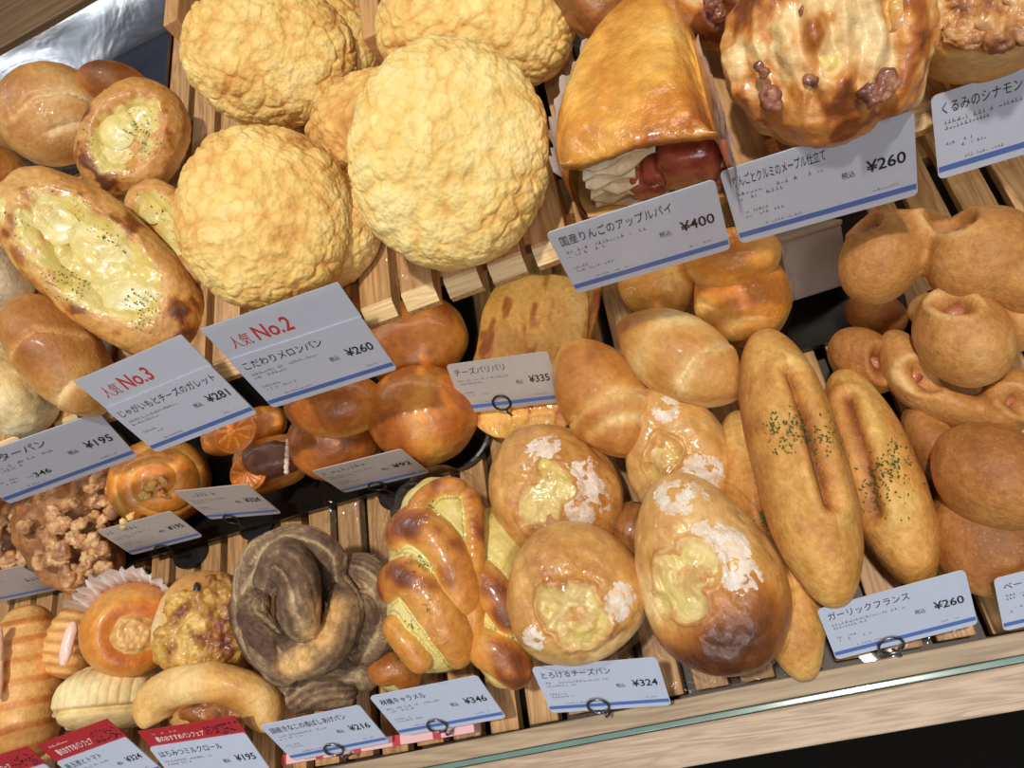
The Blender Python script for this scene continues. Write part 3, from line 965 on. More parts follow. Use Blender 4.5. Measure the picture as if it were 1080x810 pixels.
def cheesebun(a, b, w, zc, k, label, seed, holes, ht=.034, hb=.016, bake=.38, bottom=0.0, point=.1, taper=0.0, film=True, white_glint=(), group='soft cheese breads'):
    """glossy oval bread with a crumpled opening of melted cheese; holes = [(px, py, radius px)]"""
    fr = Fr(a, b, w, zc, k, hb)
    V, Fc, D = loaf(fr.L, fr.W, ht, hb, 7, 2.15, point, taper, topp=.85)
    s = seed * 1.93
    top = sst(-.05, .3, D[:, 2])
    Nn = vnormals(V, Fc)
    V = V + Nn * (.0022 * fbm(V + s, 30, 3, seed))[:, None]
    m = np.zeros(len(V)); near = np.zeros(len(V)); sc = fr.L / math.dist(a, b)
    for hx, hy, hr in holes:
        c = V[fr.hit(hx, hy, V)].copy(); r = hr * sc
        d = np.sqrt(((V - c) ** 2).sum(1)) / r
        d = d * (1 + .35 * fbm(V + s, 90, 2, seed + 3)) 
        m = np.maximum(m, (1 - sst(.45, 1.1, d)) * top); near = np.maximum(near, np.exp(-(d / 1.5) ** 2) * top)
    crump = fbm(V + s, 62, 4, seed + 4) * 1.2
    V = V + Nn * (-.0075 * near + .0042 * near * crump + .0026 * np.exp(-((m - .35) / .3) ** 2) * sst(.1, .6, near))[:, None]
    Nn = vnormals(V, Fc)
    t = bake + .22 * fbm(V + s, 32, 3, seed + 5) + .18 * (D[:, 2] - .4) - .12 * near + .35 * near * sst(.1, .5, crump)
    if bottom:
        bx = V[:, 0] / (fr.L / 2)
        t = t + bottom * sst(.15, .8, bx + .3 * fbm(V + s, 30, 2, seed + 6))
    t = t - .25 * np.exp(-((D[:, 2] + .2) / .2) ** 2)
    t = t + .10 * fbm(V + s, 110, 3, seed + 13)
    col = ramp(np.clip(t, 0, 1), GOLD)
    root = empty('cheese_bread', fr.M, label, 'cheese bread', group)
    mesh('dough', V, Fc, M_GLOSS, root, col)
    cc = ramp(np.clip(.4 + .5 * fbm(V + s, 70, 3, seed + 7), 0, 1), [(0, (230, 212, 150)), (.5, (216, 192, 112)), (1, (202, 158, 80))])
    cc = mixc(cc, ramp(np.clip(t + .1, 0, 1), GOLD), np.clip(1 - sst(.2, .85, m) + .55 * sst(.05, .45, fbm(V + s, 75, 3, seed + 9)), 0, 1))
    overlay(V, Fc, Nn, m, .0016, name='melted_cheese', col=cc, mat=M_FILL, parent=root, extra=.0022 * fbm(V + s, 75, 3, seed + 8))
    # highlights of the plastic wrap, painted as cracked white patches
    if white_glint:
        fm = np.zeros(len(V))
        for hx, hy, hr in white_glint:
            c = V[fr.hit(hx, hy, V)]; d = np.linalg.norm(V - c, axis=1) / (hr * sc)
            fm = np.maximum(fm, 1 - sst(.45, 1.2, d + .6 * fbm(V + s, 90, 4, seed + 11)))
        g1, g2 = worley(V + s, 330, seed + 2)
        fm = fm * top * (1 - m) * (.45 + .55 * sst(.02, .14, g2 - g1)) * sst(-.45, .0, fbm(V + s, 240, 3, seed + 12))
        fc = mixc(ramp(np.clip(t, 0, 1), GOLD), np.tile(np.array(lin(240, 236, 232)), (len(V), 1)), np.clip(.68 + .5 * fbm(V + s, 260, 3, seed + 14), .3, .92))
        overlay(V, Fc, Nn, fm, .0007, sink=.00025, name='painted_wrap_glint', col=fc, mat=M_GLINT_ICING, parent=root)
    if film: wrap(fr.L, fr.W, ht, hb, root, 1.05, .0022, seed, mat=M_FILM)
    return root


M_GLINT_ICING = crust_mat('white_glint', rough=.9, bump=.4, scale=900, speck=.08)  # matte white for the painted wrap highlights and the icing edge


def baguette(a, b, w, zc, k, label, seed, slit, herbat=(), ht=.03, hb=.016, group='garlic baguettes', depth=.006, butter=1.0):
    fr = Fr(a, b, w, zc, k, hb)
    V, Fc, D = loaf(fr.L, fr.W, ht, hb, 7, 2.6, .25, topp=.9)
    s = seed * 5.3
    Nn = vnormals(V, Fc); top = sst(-.05, .3, D[:, 2])
    V = V + Nn * (.0016 * fbm(V + s, 26, 3, seed))[:, None]
    pts = fr.locs(slit, ht * .9)
    d, sg = segdist(V, pts)
    V = V + Nn * (top * (-depth * np.exp(-(d / .0030) ** 2) + .0022 * np.exp(-((d - .007) / .004) ** 2)))[:, None]
    Nn = vnormals(V, Fc)
    t = .30 + .30 * np.abs(V[:, 1] / (fr.W / 2)) ** 2.2 + .25 * fbm(V * np.array([.35, 1, 1]) + s, 60, 3, seed + 2) + .12 * (D[:, 2] - .5)
    t = t + .22 * fbm(V + s, 95, 4, seed + 5) + .5 * np.exp(-(d / .0028) ** 2) * top - .30 * butter * np.exp(-((d - .009) / .007) ** 2) * (sg < 0) * top * (.7 + .6 * fbm(V + s, 60, 2, seed + 6))
    col = ramp(np.clip(t, 0, 1), [(0, (232, 200, 122)), (.35, (206, 152, 78)), (.7, (164, 102, 46)), (1, (104, 56, 26))])
    root = empty('garlic_baguette', fr.M, label, 'garlic bread', group)
    mesh('crust', V, Fc, M_MATTE, root, col)
    if herbat:
        wv = np.zeros(len(V)); sc = fr.L / math.dist(a, b)
        for hx, hy, hr in herbat:
            c = fr.loc(hx, hy, ht); wv = np.maximum(wv, np.exp(-(np.linalg.norm(V[:, :2] - c[:2], axis=1) / (hr * sc)) ** 2))
        herbs(V, Nn, wv * top, 210, .00085, root, seed=seed)
    return root


def nuts(parent, fr, spots, size, seed, name='walnut_piece', pal=None, h=None):
    rr = random.Random(seed)
    for px, py, sz in spots:
        c = fr.loc(px, py, h if h is not None else 0)
        V, Fc = ell((0, 0, 0), (size * sz, size * sz * rr.uniform(.6, .9), size * sz * rr.uniform(.5, .7)), rr.uniform(0, 3), 4)
        Nn = vnormals(V, np.array(Fc))
        V = V + Nn * (size * .75 * fbm(V + rr.random() * 9, 1.1 / size, 4, seed))[:, None] + c
        col = ramp(np.clip(.5 + fbm(V, 120, 3, seed), 0, 1), pal or [(0, (206, 160, 104)), (.5, (156, 96, 56)), (1, (98, 56, 36))])
        mesh(name, V, Fc, M_NUT, parent, col)

# ------------------------------------------------------------------ upper shelf
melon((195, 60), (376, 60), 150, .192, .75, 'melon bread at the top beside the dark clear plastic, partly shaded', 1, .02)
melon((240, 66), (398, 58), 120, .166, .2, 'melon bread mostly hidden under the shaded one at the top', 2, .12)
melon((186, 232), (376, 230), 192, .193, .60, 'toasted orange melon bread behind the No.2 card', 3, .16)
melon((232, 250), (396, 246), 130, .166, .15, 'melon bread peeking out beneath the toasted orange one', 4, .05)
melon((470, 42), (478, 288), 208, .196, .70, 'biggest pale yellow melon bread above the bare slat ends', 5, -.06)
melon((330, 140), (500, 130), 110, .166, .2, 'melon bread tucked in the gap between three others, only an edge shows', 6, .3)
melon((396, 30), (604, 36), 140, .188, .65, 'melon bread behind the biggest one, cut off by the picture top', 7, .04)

galette((8, 192), (206, 366), 128, .186, .60, 'large oval cheese and potato galette with browned rim above the No.3 card', 1)
galette((108, 205), (176, 93), 104, .180, .60, 'smaller cheese galette beside the pale swirled bun', 2, herb=80)
galette((148, 196), (214, 296), 70, .163, .35, 'galette half hidden between two galettes and the toasted melon bread', 3, ht=.014, herb=20)

bun((0, 128), (113, 116), 106, .180, .5, 'pale glossy swirled bun in film in front of the clear plastic guard', 1, creases=[([(18, 124), (40, 106), (72, 98), (112, 108)], .003, .0022, .002), ([(52, 140), (80, 127), (108, 128)], .002, .002, .001)],
    film=True, bake=.35, cat='bun', name='swirled_bun')
bun((92, 104), (158, 92), 44, .163, .3, 'small orange bun peeking out behind the smaller galette', 2, pal=GOLD, bake=.6, cat='bun', name='swirled_bun')
bun((-38, 150), (24, 148), 56, .166, .3, 'orange bun cut off by the picture edge under the pale swirled bun', 3, pal=GOLD, bake=.5, cat='bun', name='swirled_bun')
bun((-30, 190), (30, 178), 44, .166, .3, 'orange bun end showing just above the large galette', 4, pal=GOLD, bake=.5, cat='bun', name='swirled_bun')
bun((22, 318), (110, 432), 84, .176, .5, 'brown butter roll with a seam between the large galette and the 195 yen card', 5, creases=[([(14, 372), (42, 352), (78, 352)], .0028, .002, .0025), ([(60, 418), (78, 402), (104, 404)], .002, .002, .002)],
    bake=.5, cat='butter roll', name='butter_roll', p=2.2, topp=.8)
bun((-36, 262), (26, 318), 60, .172, .5, 'pale bread at the picture edge beside the large galette', 6, pal=[(0, (244, 234, 208)), (1, (220, 188, 130))], bake=.2, cat='bread', name='pale_bread')
bun((-24, 372), (44, 452), 84, .172, .5, 'pale lumpy bread at the picture edge above the 195 yen card', 7, pal=[(0, (240, 230, 196)), (.6, (226, 200, 140)), (1, (196, 142, 78))], bake=.3, lump=.006, cat='bread', name='pale_bread')


# the cut apple pie
def apple_pie():
    zb, zt = SHELF + .004, SHELF + .047
    n = nrm(.93 * np.array([0, 0, 1.]) + .07 * nrm(CAMP - P(675, 130, .18)))
    C0 = P(672, 215, SHELF + .002)
    topo = [(590, 172), (579, 146), (582, 98), (600, 50), (634, 4), (690, -40), (722, 6), (738, 72), (757, 142)]
    u = nrm(P(757, 142, zt) - P(590, 172, zt)); u = nrm(u - n * u.dot(n)); w = np.cross(n, u)
    H = .050
    Mx = mat4(C0, u, n)
    root = empty('apple_pie', Mx, 'cut wedge of glazed apple pie with red filling and paper', 'apple pie')

    def loc(px, py, h):
        q = PN(px, py, C0 + n * h, n) - C0
        return np.array([q.dot(u), q.dot(w), q.dot(n)])
    T = np.array([loc(x, y, H) for x, y in topo])
    fl, frt = T[0], T[-1]                                # front corners of the top
    outl = spline(T[:, :2], 90)
    cen = outl.mean(0)
    # lid: grid from front edge to outline
    K, J = 90, 26
    Vs = []
    fpt = lambda t: fl[:2] * (1 - t) + frt[:2] * t
    rim = outl
    for j in range(J + 1):
        s = j / J
        for i in range(K):
            t = i / (K - 1)
            base = fpt(t)
            q = base + (rim[i] - base) * s
            d = min(1.0, np.linalg.norm(rim - q, axis=1).min() / .010)
            h = H - .012 * (1 - d) ** 2 * sst(.0, .35, np.array([s]))[0] + .0035 * math.sin(min(1, s * 1.5) * math.pi) + .004 * math.exp(-((t - .62) / .25) ** 2) * (1 - s) - .003 * math.exp(-((t - .12) / .15) ** 2) * (1 - s)
            Vs.append((q[0], q[1], h))
    Vt = np.array(Vs)
    Vt[:, 2] += .0012 * fbm(Vt, 60, 3, 3) + .0006 * fbm(Vt, 200, 3, 4)
    Fq = [[j * K + i, j * K + i + 1, (j + 1) * K + i + 1, (j + 1) * K + i] for j in range(J) for i in range(K - 1)]
    # thickness underneath
    Vb = Vt.copy(); Vb[:, 2] -= .0042
    nV = len(Vt)
    Fb = [[i + nV for i in f[::-1]] for f in Fq]
    ed = [i for i in range(K)]
    Fe = [[a, a + nV, b + nV, b] for a, b in zip(ed[:-1], ed[1:])]
    rimI = [J * K + i for i in range(K)]
    V0 = np.concatenate([Vt, Vb]); Fa = Fq + Fb + Fe
    # side wall under the rim
    off = len(V0); nz = 8
    side = []
    for q in range(nz + 1):
        f = q / nz
        for i in range(K):
            p = rim[i]; z = Vt[rimI[i], 2] * (1 - f) + .001 * f
            bulge = .003 * math.sin(f * math.pi)
            dd = nrm(p - cen)
            side.append((p[0] + dd[0] * bulge, p[1] + dd[1] * bulge, z))
    side = np.array(side); side[:, 2] += .0008 * fbm(side, 150, 2, 5)
    V0 = np.concatenate([V0, side])
    Fa += [[off + q * K + i, off + (q + 1) * K + i, off + (q + 1) * K + i + 1, off + q * K + i + 1] for q in range(nz) for i in range(K - 1)]
    V0 = V0 + (.0014 * np.abs(fbm(V0 * np.array([1, .6, 1]), 120, 4, 31)) + .0008 * fbm(V0, 260, 3, 32))[:, None] * np.array([0, 0, 1.])
    t = .36 + .75 * fbm(V0, 42, 5, 9) + .35 * sst(.012, .03, np.array([np.linalg.norm(v[:2] - cen) for v in V0]) - .012)
    col = ramp(np.clip(t, 0, 1), [(0, (250, 216, 136)), (.4, (236, 180, 88)), (.75, (212, 142, 58)), (1, (166, 92, 38))])
    mesh('pastry_lid', V0, Fa, M_LID, root, col)
    # bottom crust
    bp = [tuple(p) for p in outl]
    V, Fc = slab(bp, 0, .005)
    V = V + .0006 * fbm(V, 120, 2, 3)[:, None]
    mesh('pastry_base', V, Fc, M_PASTRY, root, ramp(np.clip(.5 + fbm(V, 90, 2, 1), 0, 1), [(0, (232, 190, 120)), (1, (170, 106, 52))]), smooth=False)
    # laminated layers across the cut
    ln = np.linalg.norm(frt[:2] - fl[:2]); e = (frt[:2] - fl[:2]) / ln; inn = np.array([-e[1], e[0]])
    if (cen - fl[:2]).dot(inn) < 0: inn = -inn
    for q in range(7):
        pts = []
        z0 = .006 + q * .0052
        t0, t1 = .07, (.60 if q in (1, 2, 5, 6) else .42 if q in (3, 4) else .95)
        K2 = 50
        V = []
        for i in range(K2):
            tt = t0 + (t1 - t0) * i / (K2 - 1)
            zz = z0 + .0035 * math.sin(3 * tt + q) * (.4 + tt) + .0014 * math.sin(17 * tt + q * 2.1) + (.010 * sst(.25, .8, np.array([tt]))[0] if q > 3 else -.004 * tt)
            ins = .0015 + .0025 * abs(math.sin(9 * tt + q * 1.3))
            p0 = fl[:2] + e * ln * tt + inn * ins; p1 = p0 + inn * .022
            th = .0013 + .0006 * math.sin(23 * tt + q)
            V += [(p0[0], p0[1], zz + th), (p1[0], p1[1], zz + th), (p1[0], p1[1], zz - th * .5), (p0[0], p0[1], zz - th * .5)]
        Fc = [[4 * i + a, 4 * i + b, 4 * i + 4 + b, 4 * i + 4 + a] for i in range(K2 - 1) for a, b in ((0, 1), (1, 2), (2, 3), (3, 0))] + [[0, 1, 2, 3], [4 * K2 - 4, 4 * K2 - 3, 4 * K2 - 2, 4 * K2 - 1]]
        V = np.array(V)
        col = ramp(np.clip(.35 + .7 * fbm(V, 140, 2, q), 0, 1), [(0, (250, 238, 214)), (.6, (238, 210, 164)), (1, (206, 154, 92))])
        mesh('pastry_layer', V, Fc, M_PASTRY, root, col)
    # apple pieces
    spec = [(.77, .0215, .0135, .0125), (.58, .016, .010, .0075), (.47, .0140, .009, .0050), (.93, .015, .007, .0075)]
    for i, (tt, zz, rx, rz) in enumerate(spec):
        p = fl[:2] + e * ln * tt + inn * (.010 + .002 * (i % 2))
        V, Fc = ell((0, 0, 0), (rx * 1.05, .009, rz * 1.15), math.atan2(e[1], e[0]), 5)
        V = np.sign(V) * np.abs(V / np.abs(V).max(0)) ** .62 * np.abs(V).max(0)
        V = V + .0010 * fbm(V + i, 150, 3, i)[:, None] + np.array([p[0], p[1], zz])
        col = ramp(np.clip(.45 + .8 * fbm(V, 110, 3, 2 + i), 0, 1), [(0, (204, 128, 98)), (.5, (168, 78, 56)), (1, (120, 46, 34))])
        mesh('apple_filling', V, Fc, M_APPLE, root, col)
    # paper on the two cut sides
    def paper(pts, name, h0, h1, out, seed):
        pts = spline(np.array(pts), 60); J2 = 8; V = []
        for j in range(J2 + 1):
            f = j / J2
            for i, p in enumerate(pts):
                dd = nrm(p - cen)
                q = p + dd * (out + .004 * f)
                V.append((q[0], q[1], h0 + (h1 - h0) * f + (.0025 * math.sin(i * 1.3 + seed) + .002 * math.sin(i * .55)) * f))
        V = np.array(V); V[:, :2] += (.0012 * fbm(V, 160, 2, seed))[:, None]
        V2 = V.copy(); V2[:, :2] += np.array([nrm(v[:2] - cen) for v in V]) * .0003
        m = len(pts); nn = len(V)
        Fc = [[j * m + i, j * m + i + 1, (j + 1) * m + i + 1, (j + 1) * m + i] for j in range(J2) for i in range(m - 1)]
        Fc = Fc + [[k + nn for k in f[::-1]] for f in Fc]
        mesh(name, np.concatenate([V, V2]), Fc, M_PAPER, root)
    paper([loc(x, y, H)[:2] for x, y in ((704, 2), (716, 30), (738, 80), (757, 134), (760, 146))], 'paper_wrapper', .0, .036, .003, 2)
    paper([loc(x, y, H)[:2] for x, y in ((580, 136), (582, 96), (600, 46), (634, 0), (680, -40))], 'paper_wrapper', .0, .030, .0035, 5)
    return root


M_LID = crust_mat('glazed_pastry', rough=.34, coat=.5, bump=.5, scale=330, speck=.16, mottle=.7, pits=.6, pit_scale=120)
M_APPLE = crust_mat('apple_filling', rough=.18, coat=.7, bump=.25, scale=300, speck=.15)
apple_pie()

# flaky pastries behind the pie
o, fr, V, Fc = bun((585, -12), (668, 40), 72, .176, .5, 'brown flaky sugared pastry behind the apple pie', 12, name='flaky_pastry', cat='pastry',
                   pal=[(0, (220, 176, 112)), (.5, (168, 108, 58)), (1, (96, 56, 34))], bake=.55, var=.8, lump=.009, mat=M_GLOSS, film=True)


def walnut_bread(a, b, w, zc, k, label, seed, nutpx, slashes, ht=.030, hb=.016):
    fr = Fr(a, b, w, zc, k, hb)
    V, Fc, D = loaf(fr.L, fr.W, ht, hb, 7, 2.1, topp=.75)
    s = seed * 2.7; top = sst(0, .3, D[:, 2])
    Nn = vnormals(V, Fc)
    low = fbm(V + s, 40, 3, seed)
    V = V + Nn * (.0045 * low + .0034 * fbm(V + s, 75, 3, seed + 20))[:, None]
    cut = np.zeros(len(V)); rid = np.zeros(len(V))
    for pts in slashes:
        d, sg = segdist(V, fr.locs(pts, ht * .85))
        d = d + .003 * fbm(V + s, 90, 2, seed + 1)
        cut = np.maximum(cut, np.exp(-(d / .0042) ** 2) * top); rid = np.maximum(rid, np.exp(-((d - .008) / .0035) ** 2) * top)
    br_ = sst(-.3, .2, fbm(V + s, 38, 2, seed + 21))
    V = V + Nn * ((-.0045 * cut + .0016 * rid) * br_)[:, None]
    Nn = vnormals(V, Fc)
    st_ = fbm(V * np.array([1, .62, 1]) + s, 56, 4, seed + 12)
    t = .26 + .62 * sst(-.12, .26, st_) * top + .30 * sst(.0, .4, fbm(V + s, 60, 4, seed + 3)) * top + .15 * fbm(V + s, 140, 3, seed + 9) - .12 * cut
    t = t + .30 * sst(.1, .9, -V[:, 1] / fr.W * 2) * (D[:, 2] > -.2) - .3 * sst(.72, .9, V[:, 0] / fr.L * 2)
    col = ramp(np.clip(t, 0, 1), [(0, (238, 220, 184)), (.25, (230, 198, 142)), (.55, (206, 142, 72)), (.8, (172, 100, 44)), (1, (124, 66, 32))])
    root = empty('walnut_bread', fr.M, label, 'walnut bread', 'walnut and apple breads')
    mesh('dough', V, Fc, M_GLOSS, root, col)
    m = np.clip(cut * 1.2, 0, 1) * sst(.32, .6, fbm(V + s, 58, 3, seed + 5))
    cc = ramp(np.clip(.5 + .6 * fbm(V + s, 80, 3, seed + 6), 0, 1), [(0, (240, 226, 160)), (.6, (222, 186, 98)), (1, (176, 112, 60))])
    overlay(V, Fc, Nn, m, .0030, name='apple_filling', col=cc, mat=M_FILL, parent=root, extra=.0012 * fbm(V + s, 150, 2, seed + 7))
    nuts(root, fr, nutpx, .0040, seed, h=ht * .93, pal=[(0, (186, 140, 110)), (.5, (138, 84, 66)), (1, (88, 48, 40))])
    return root


walnut_bread((757, 48), (986, 52), 206, .190, .66, 'big round walnut and apple bread with slashed glossy top', 1,
             [(803, 74, .9), (814, 102, 1.2), (922, 98, 1.4), (936, 90, 1.3), (858, 86, .7), (850, 15, .7)],
             [[(800, 5), (812, 60), (838, 110)], [(832, -10), (842, 45), (862, 120)], [(872, -20), (878, 40), (880, 75)], [(902, -10), (912, 40), (905, 100)], [(940, 0), (945, 50), (928, 110)], [(775, 30), (790, 80), (820, 125)]])
walnut_bread((700, -18), (800, 34), 86, .178, .5, 'walnut bread half hidden between the apple pie and the big walnut bread', 2,
             [(752, 4, 1.1), (760, 14, .9)], [[(730, -10), (765, 10)]], ht=.024)


def nut_tart():
    fr = Fr((962, 20), (1112, 6), 120, .183, .35, .022)
    V, Fc, D = loaf(fr.L, fr.W, .016, .026, 6, 2.4, botp=.3, topp=.5)
    V = V + vnormals(V, Fc) * (.0014 * fbm(V, 60, 3, 8))[:, None]
    t = .25 + .5 * sst(.1, .5, D[:, 2]) + .3 * fbm(V, 60, 3, 4)
    root = empty('walnut_tart', fr.M, 'round thick bread topped with chopped walnuts above the cut-off card', 'walnut tart')
    mesh('dough', V, Fc, M_BUN, root, ramp(np.clip(t, 0, 1), GOLD))
    r = random.Random(4)
    sp = [(r.uniform(985, 1085), r.uniform(-4, 40), r.uniform(.8, 1.8)) for _ in range(34)]
    nuts(root, fr, sp, .0042, 3, h=.017, pal=[(0, (224, 186, 132)), (.5, (188, 132, 80)), (1, (128, 78, 46))])


nut_tart()

# ------------------------------------------------------------------ middle rows, under the shelf
# black tray below the upper shelf
yT = P(250, 558, .010)[1]; xT = P(512, 455, .010)[0]
def tray():
    root = empty('black_tray', Matrix.Translation((xT - .25, yT, .0)), 'black shallow tray holding the shadowed rolls and danishes', 'tray')
    ox, oy = xT - .25, yT
    pts = [(x - ox, y - oy) for x, y in rrect(x_lo + .02, xT, yT, yT + .20, .028, 8)]
    V, Fc = slab(pts, .0006, .0028); mesh('tray_floor', V, Fc, M_BLACK, root, smooth=False)
    ring = np.array([(x, y, .0065) for x, y in pts]); ring = np.concatenate([ring, ring[:1]])
    n = len(ring); V = []; Fc = []
    for i, p in enumerate(ring):
        o = nrm(np.array(p[:2]) - np.array([0, .1])) * .0025
        V += [(p[0], p[1], .001), (p[0] + o[0], p[1] + o[1], .009), (p[0] + o[0] * 1.8, p[1] + o[1] * 1.8, .0085), (p[0] + o[0], p[1] + o[1], .0006)]
    for i in range(n - 1):
        for a, b in ((0, 1), (1, 2), (2, 3), (3, 0)): Fc.append([4 * i + a, 4 * i + b, 4 * i + 4 + b, 4 * i + 4 + a])
    mesh('tray_lip', V, Fc, M_BLACK, root, smooth=False)


tray()

SHINY = [(0, (240, 190, 100)), (.35, (218, 146, 62)), (.7, (182, 104, 40)), (1, (120, 62, 26))]
bun((380, 368), (490, 352), 92, .036, .2, 'shiny orange bun right under the bare shelf slat ends', 21, pal=SHINY, bake=.55, name='round_roll', cat='round roll', group='round shiny rolls', ht=.03, hb=.022, mat=M_GLOSS, lump=.003)
bun((390, 440), (499, 434), 106, .036, .3, 'round brown roll nearest the 92 yen card, with a pale streak', 22, pal=SHINY, bake=.62, name='round_roll', cat='round roll', group='round shiny rolls', ht=.032, hb=.026, mat=M_GLOSS,
    creases=[([(448, 402), (440, 440), (452, 470)], .0010, .006, 0)], lump=.002)
bun((302, 428), (404, 424), 68, .062, .3, 'round roll on top of another below the No.2 card', 23, pal=SHINY, bake=.6, name='round_roll', cat='round roll', group='round shiny rolls', ht=.024, hb=.020, mat=M_GLOSS)
bun((306, 470), (398, 462), 84, .032, .3, 'round roll lowest of the shiny rolls, behind the 92 yen card', 24, pal=SHINY, bake=.68, name='round_roll', cat='round roll', group='round shiny rolls', ht=.026, hb=.026, mat=M_GLOSS)


def spiral_bun():
    fr = Fr((116, 512), (220, 504), 94, .036, .5, .024)
    V, Fc, D = loaf(fr.L, fr.W, .030, .024, 7)
    c = fr.loc(164, 508, .03); x, y = V[:, 0] - c[0], V[:, 1] - c[1]
    r = np.hypot(x, y); th = np.arctan2(y, x); top = sst(0, .4, D[:, 2])
    ph = (r / .0125 - th / (2 * math.pi)) % 1.0
    Nn = vnormals(V, Fc)
    V = V + Nn * (top * .0022 * (np.abs(np.sin(ph * math.pi)) ** .6 - .6))[:, None] + Nn * (.0008 * fbm(V, 60, 3, 3))[:, None]
    t = .45 + .3 * fbm(V, 45, 3, 5) - .3 * (1 - np.abs(np.sin(ph * math.pi))) * top
    root = empty('spiral_bun', fr.M, 'shiny orange spiral bun with nut pieces above two small grey cards', 'spiral bun')
    mesh('crust', V, Fc, M_GLOSS, root, ramp(np.clip(t, 0, 1), ORNG))
    nuts(root, fr, [(160, 512, 1), (170, 520, .8), (152, 522, 1), (172, 508, .9), (150, 506, .7), (138, 545, .8), (130, 552, .9), (146, 552, .7)], .0042, 9, 'almond_piece',
         [(0, (246, 222, 160)), (.6, (232, 186, 100)), (1, (200, 130, 60))], .030)


spiral_bun()


def danish(a, b, w, zc, k, label, seed, slc, choc=None):
    fr = Fr(a, b, w, zc, k, .014)
    V, Fc, D = loaf(fr.L, fr.W, .012, .014, 6, 3.2, topp=.6)
    V = V + vnormals(V, Fc) * (.0012 * fbm(V, 90, 3, seed))[:, None]
    root = empty('orange_danish', fr.M, label, 'danish pastry', 'orange danishes')
    mesh('pastry', V, Fc, M_GLOSS, root, ramp(np.clip(.5 + .6 * fbm(V, 70, 3, seed), 0, 1), ORNG))
    cx, cy, rpx = slc
    c = fr.loc(cx, cy, .028); R_ = rpx * fr.L / math.dist(a, b)
    D2, F2 = ico(5)
    th = np.arctan2(D2[:, 1], D2[:, 0]); rr = np.hypot(D2[:, 0], D2[:, 1])
    V2 = D2 * np.array([R_, R_, .0028]); V2[:, 2] += .0009 * np.abs(np.sin(th * 4.5)) * (rr < .85) * (D2[:, 2] > 0)
    tt = .35 + .5 * (np.abs(np.sin(th * 4.5)) < .25) * (rr < .82) + .25 * (rr > .9)
    mesh('orange_slice', V2 + c, F2, M_FILL, root, ramp(np.clip(tt, 0, 1), [(0, (226, 134, 26)), (.5, (208, 108, 18)), (1, (240, 188, 96))]))
    if choc:
        c = fr.loc(choc[0], choc[1], .024)
        V3, F3 = ell((0, 0, 0), (.020, .012, .014), choc[2], 5)
        V3 = np.sign(V3) * np.abs(V3 / np.abs(V3).max(0)) ** .75 * np.abs(V3).max(0)
        V3 = V3 + .0008 * fbm(V3, 160, 2, 3)[:, None]
        f3 = np.array(F3)
        mesh('chocolate_dough', V3 + c, F3, M_NUT, root, ramp(np.clip(.4 + .7 * fbm(V3, 90, 3, 4), 0, 1), [(0, (142, 96, 80)), (.6, (98, 62, 52)), (1, (62, 38, 32))]))
        p = np.array([V3[:, 0].max() * .86, 0, 0])
        pts = [(c + np.array([.016 * math.cos(choc[2]) - y * math.sin(choc[2]), .016 * math.sin(choc[2]) + y * math.cos(choc[2]), .0115 + .0012 * math.sin(y * 1400)])) for y in np.linspace(-.0115, .0115, 30)]
        V4, F4, _, _ = tube(pts, .0017, 8); mesh('icing_edge', V4, F4, M_GLINT_ICING, root, np.tile(np.array(lin(232, 214, 206)), (len(V4), 1)))


danish((248, 500), (322, 478), 54, .024, .4, 'orange danish with dark chocolate dough wedge beside the shiny rolls', 31, (262, 499, 19), (287, 485, -.25))
danish((214, 468), (300, 440), 36, .030, .3, 'orange danish slice half hidden under the No.3 card', 32, (248, 455, 22))


def nut_cluster(a, b, w, zc, k, label, seed, n=44):
    fr = Fr(a, b, w, zc, k, .018)
    V, Fc, D = loaf(fr.L, fr.W, .024, .018, 6)
    f1, f2 = worley(V + seed, 75, seed)
    V = V + vnormals(V, Fc) * (.006 * (1 - f1) + .002 * fbm(V, 120, 3, seed))[:, None]
    root = empty('walnut_cluster', fr.M, label, 'nut pastry', 'glazed nut clusters')
    mesh('dough', V, Fc, M_NUT, root, ramp(np.clip(.35 + .5 * f1 + .4 * fbm(V, 60, 3, seed), 0, 1), [(0, (206, 160, 110)), (.5, (176, 122, 76)), (1, (118, 76, 48))]))
    r = random.Random(seed); m = (np.array(a) + b) / 2; d = np.array(b) - a; ln = np.linalg.norm(d); e = d / ln; q = np.array([-e[1], e[0]])
    for i in range(n):
        s, t = r.uniform(-.42, .42), r.uniform(-.42, .42)
        if s * s + t * t > .19: continue
        px = m + e * ln * s + q * w * t
        h = .018 + .026 * math.sqrt(max(0, 1 - 4 * (s * s + t * t)))
        nuts(root, fr, [(px[0], px[1], r.uniform(.8, 1.5))], .0058, seed + i, h=h, pal=[(0, (228, 192, 146)), (.5, (200, 150, 104)), (1, (140, 92, 60))])


nut_cluster((34, 520), (112, 614), 92, .036, .45, 'glazed walnut cluster left of the spiral bun', 1)
nut_cluster((-20, 530), (36, 600), 80, .030, .45, 'glazed walnut cluster cut off by the picture edge', 2, 18)
nut_cluster((86, 500), (128, 545), 50, .026, .4, 'dark nut cluster showing between the spiral bun and the price rail', 3, 10)


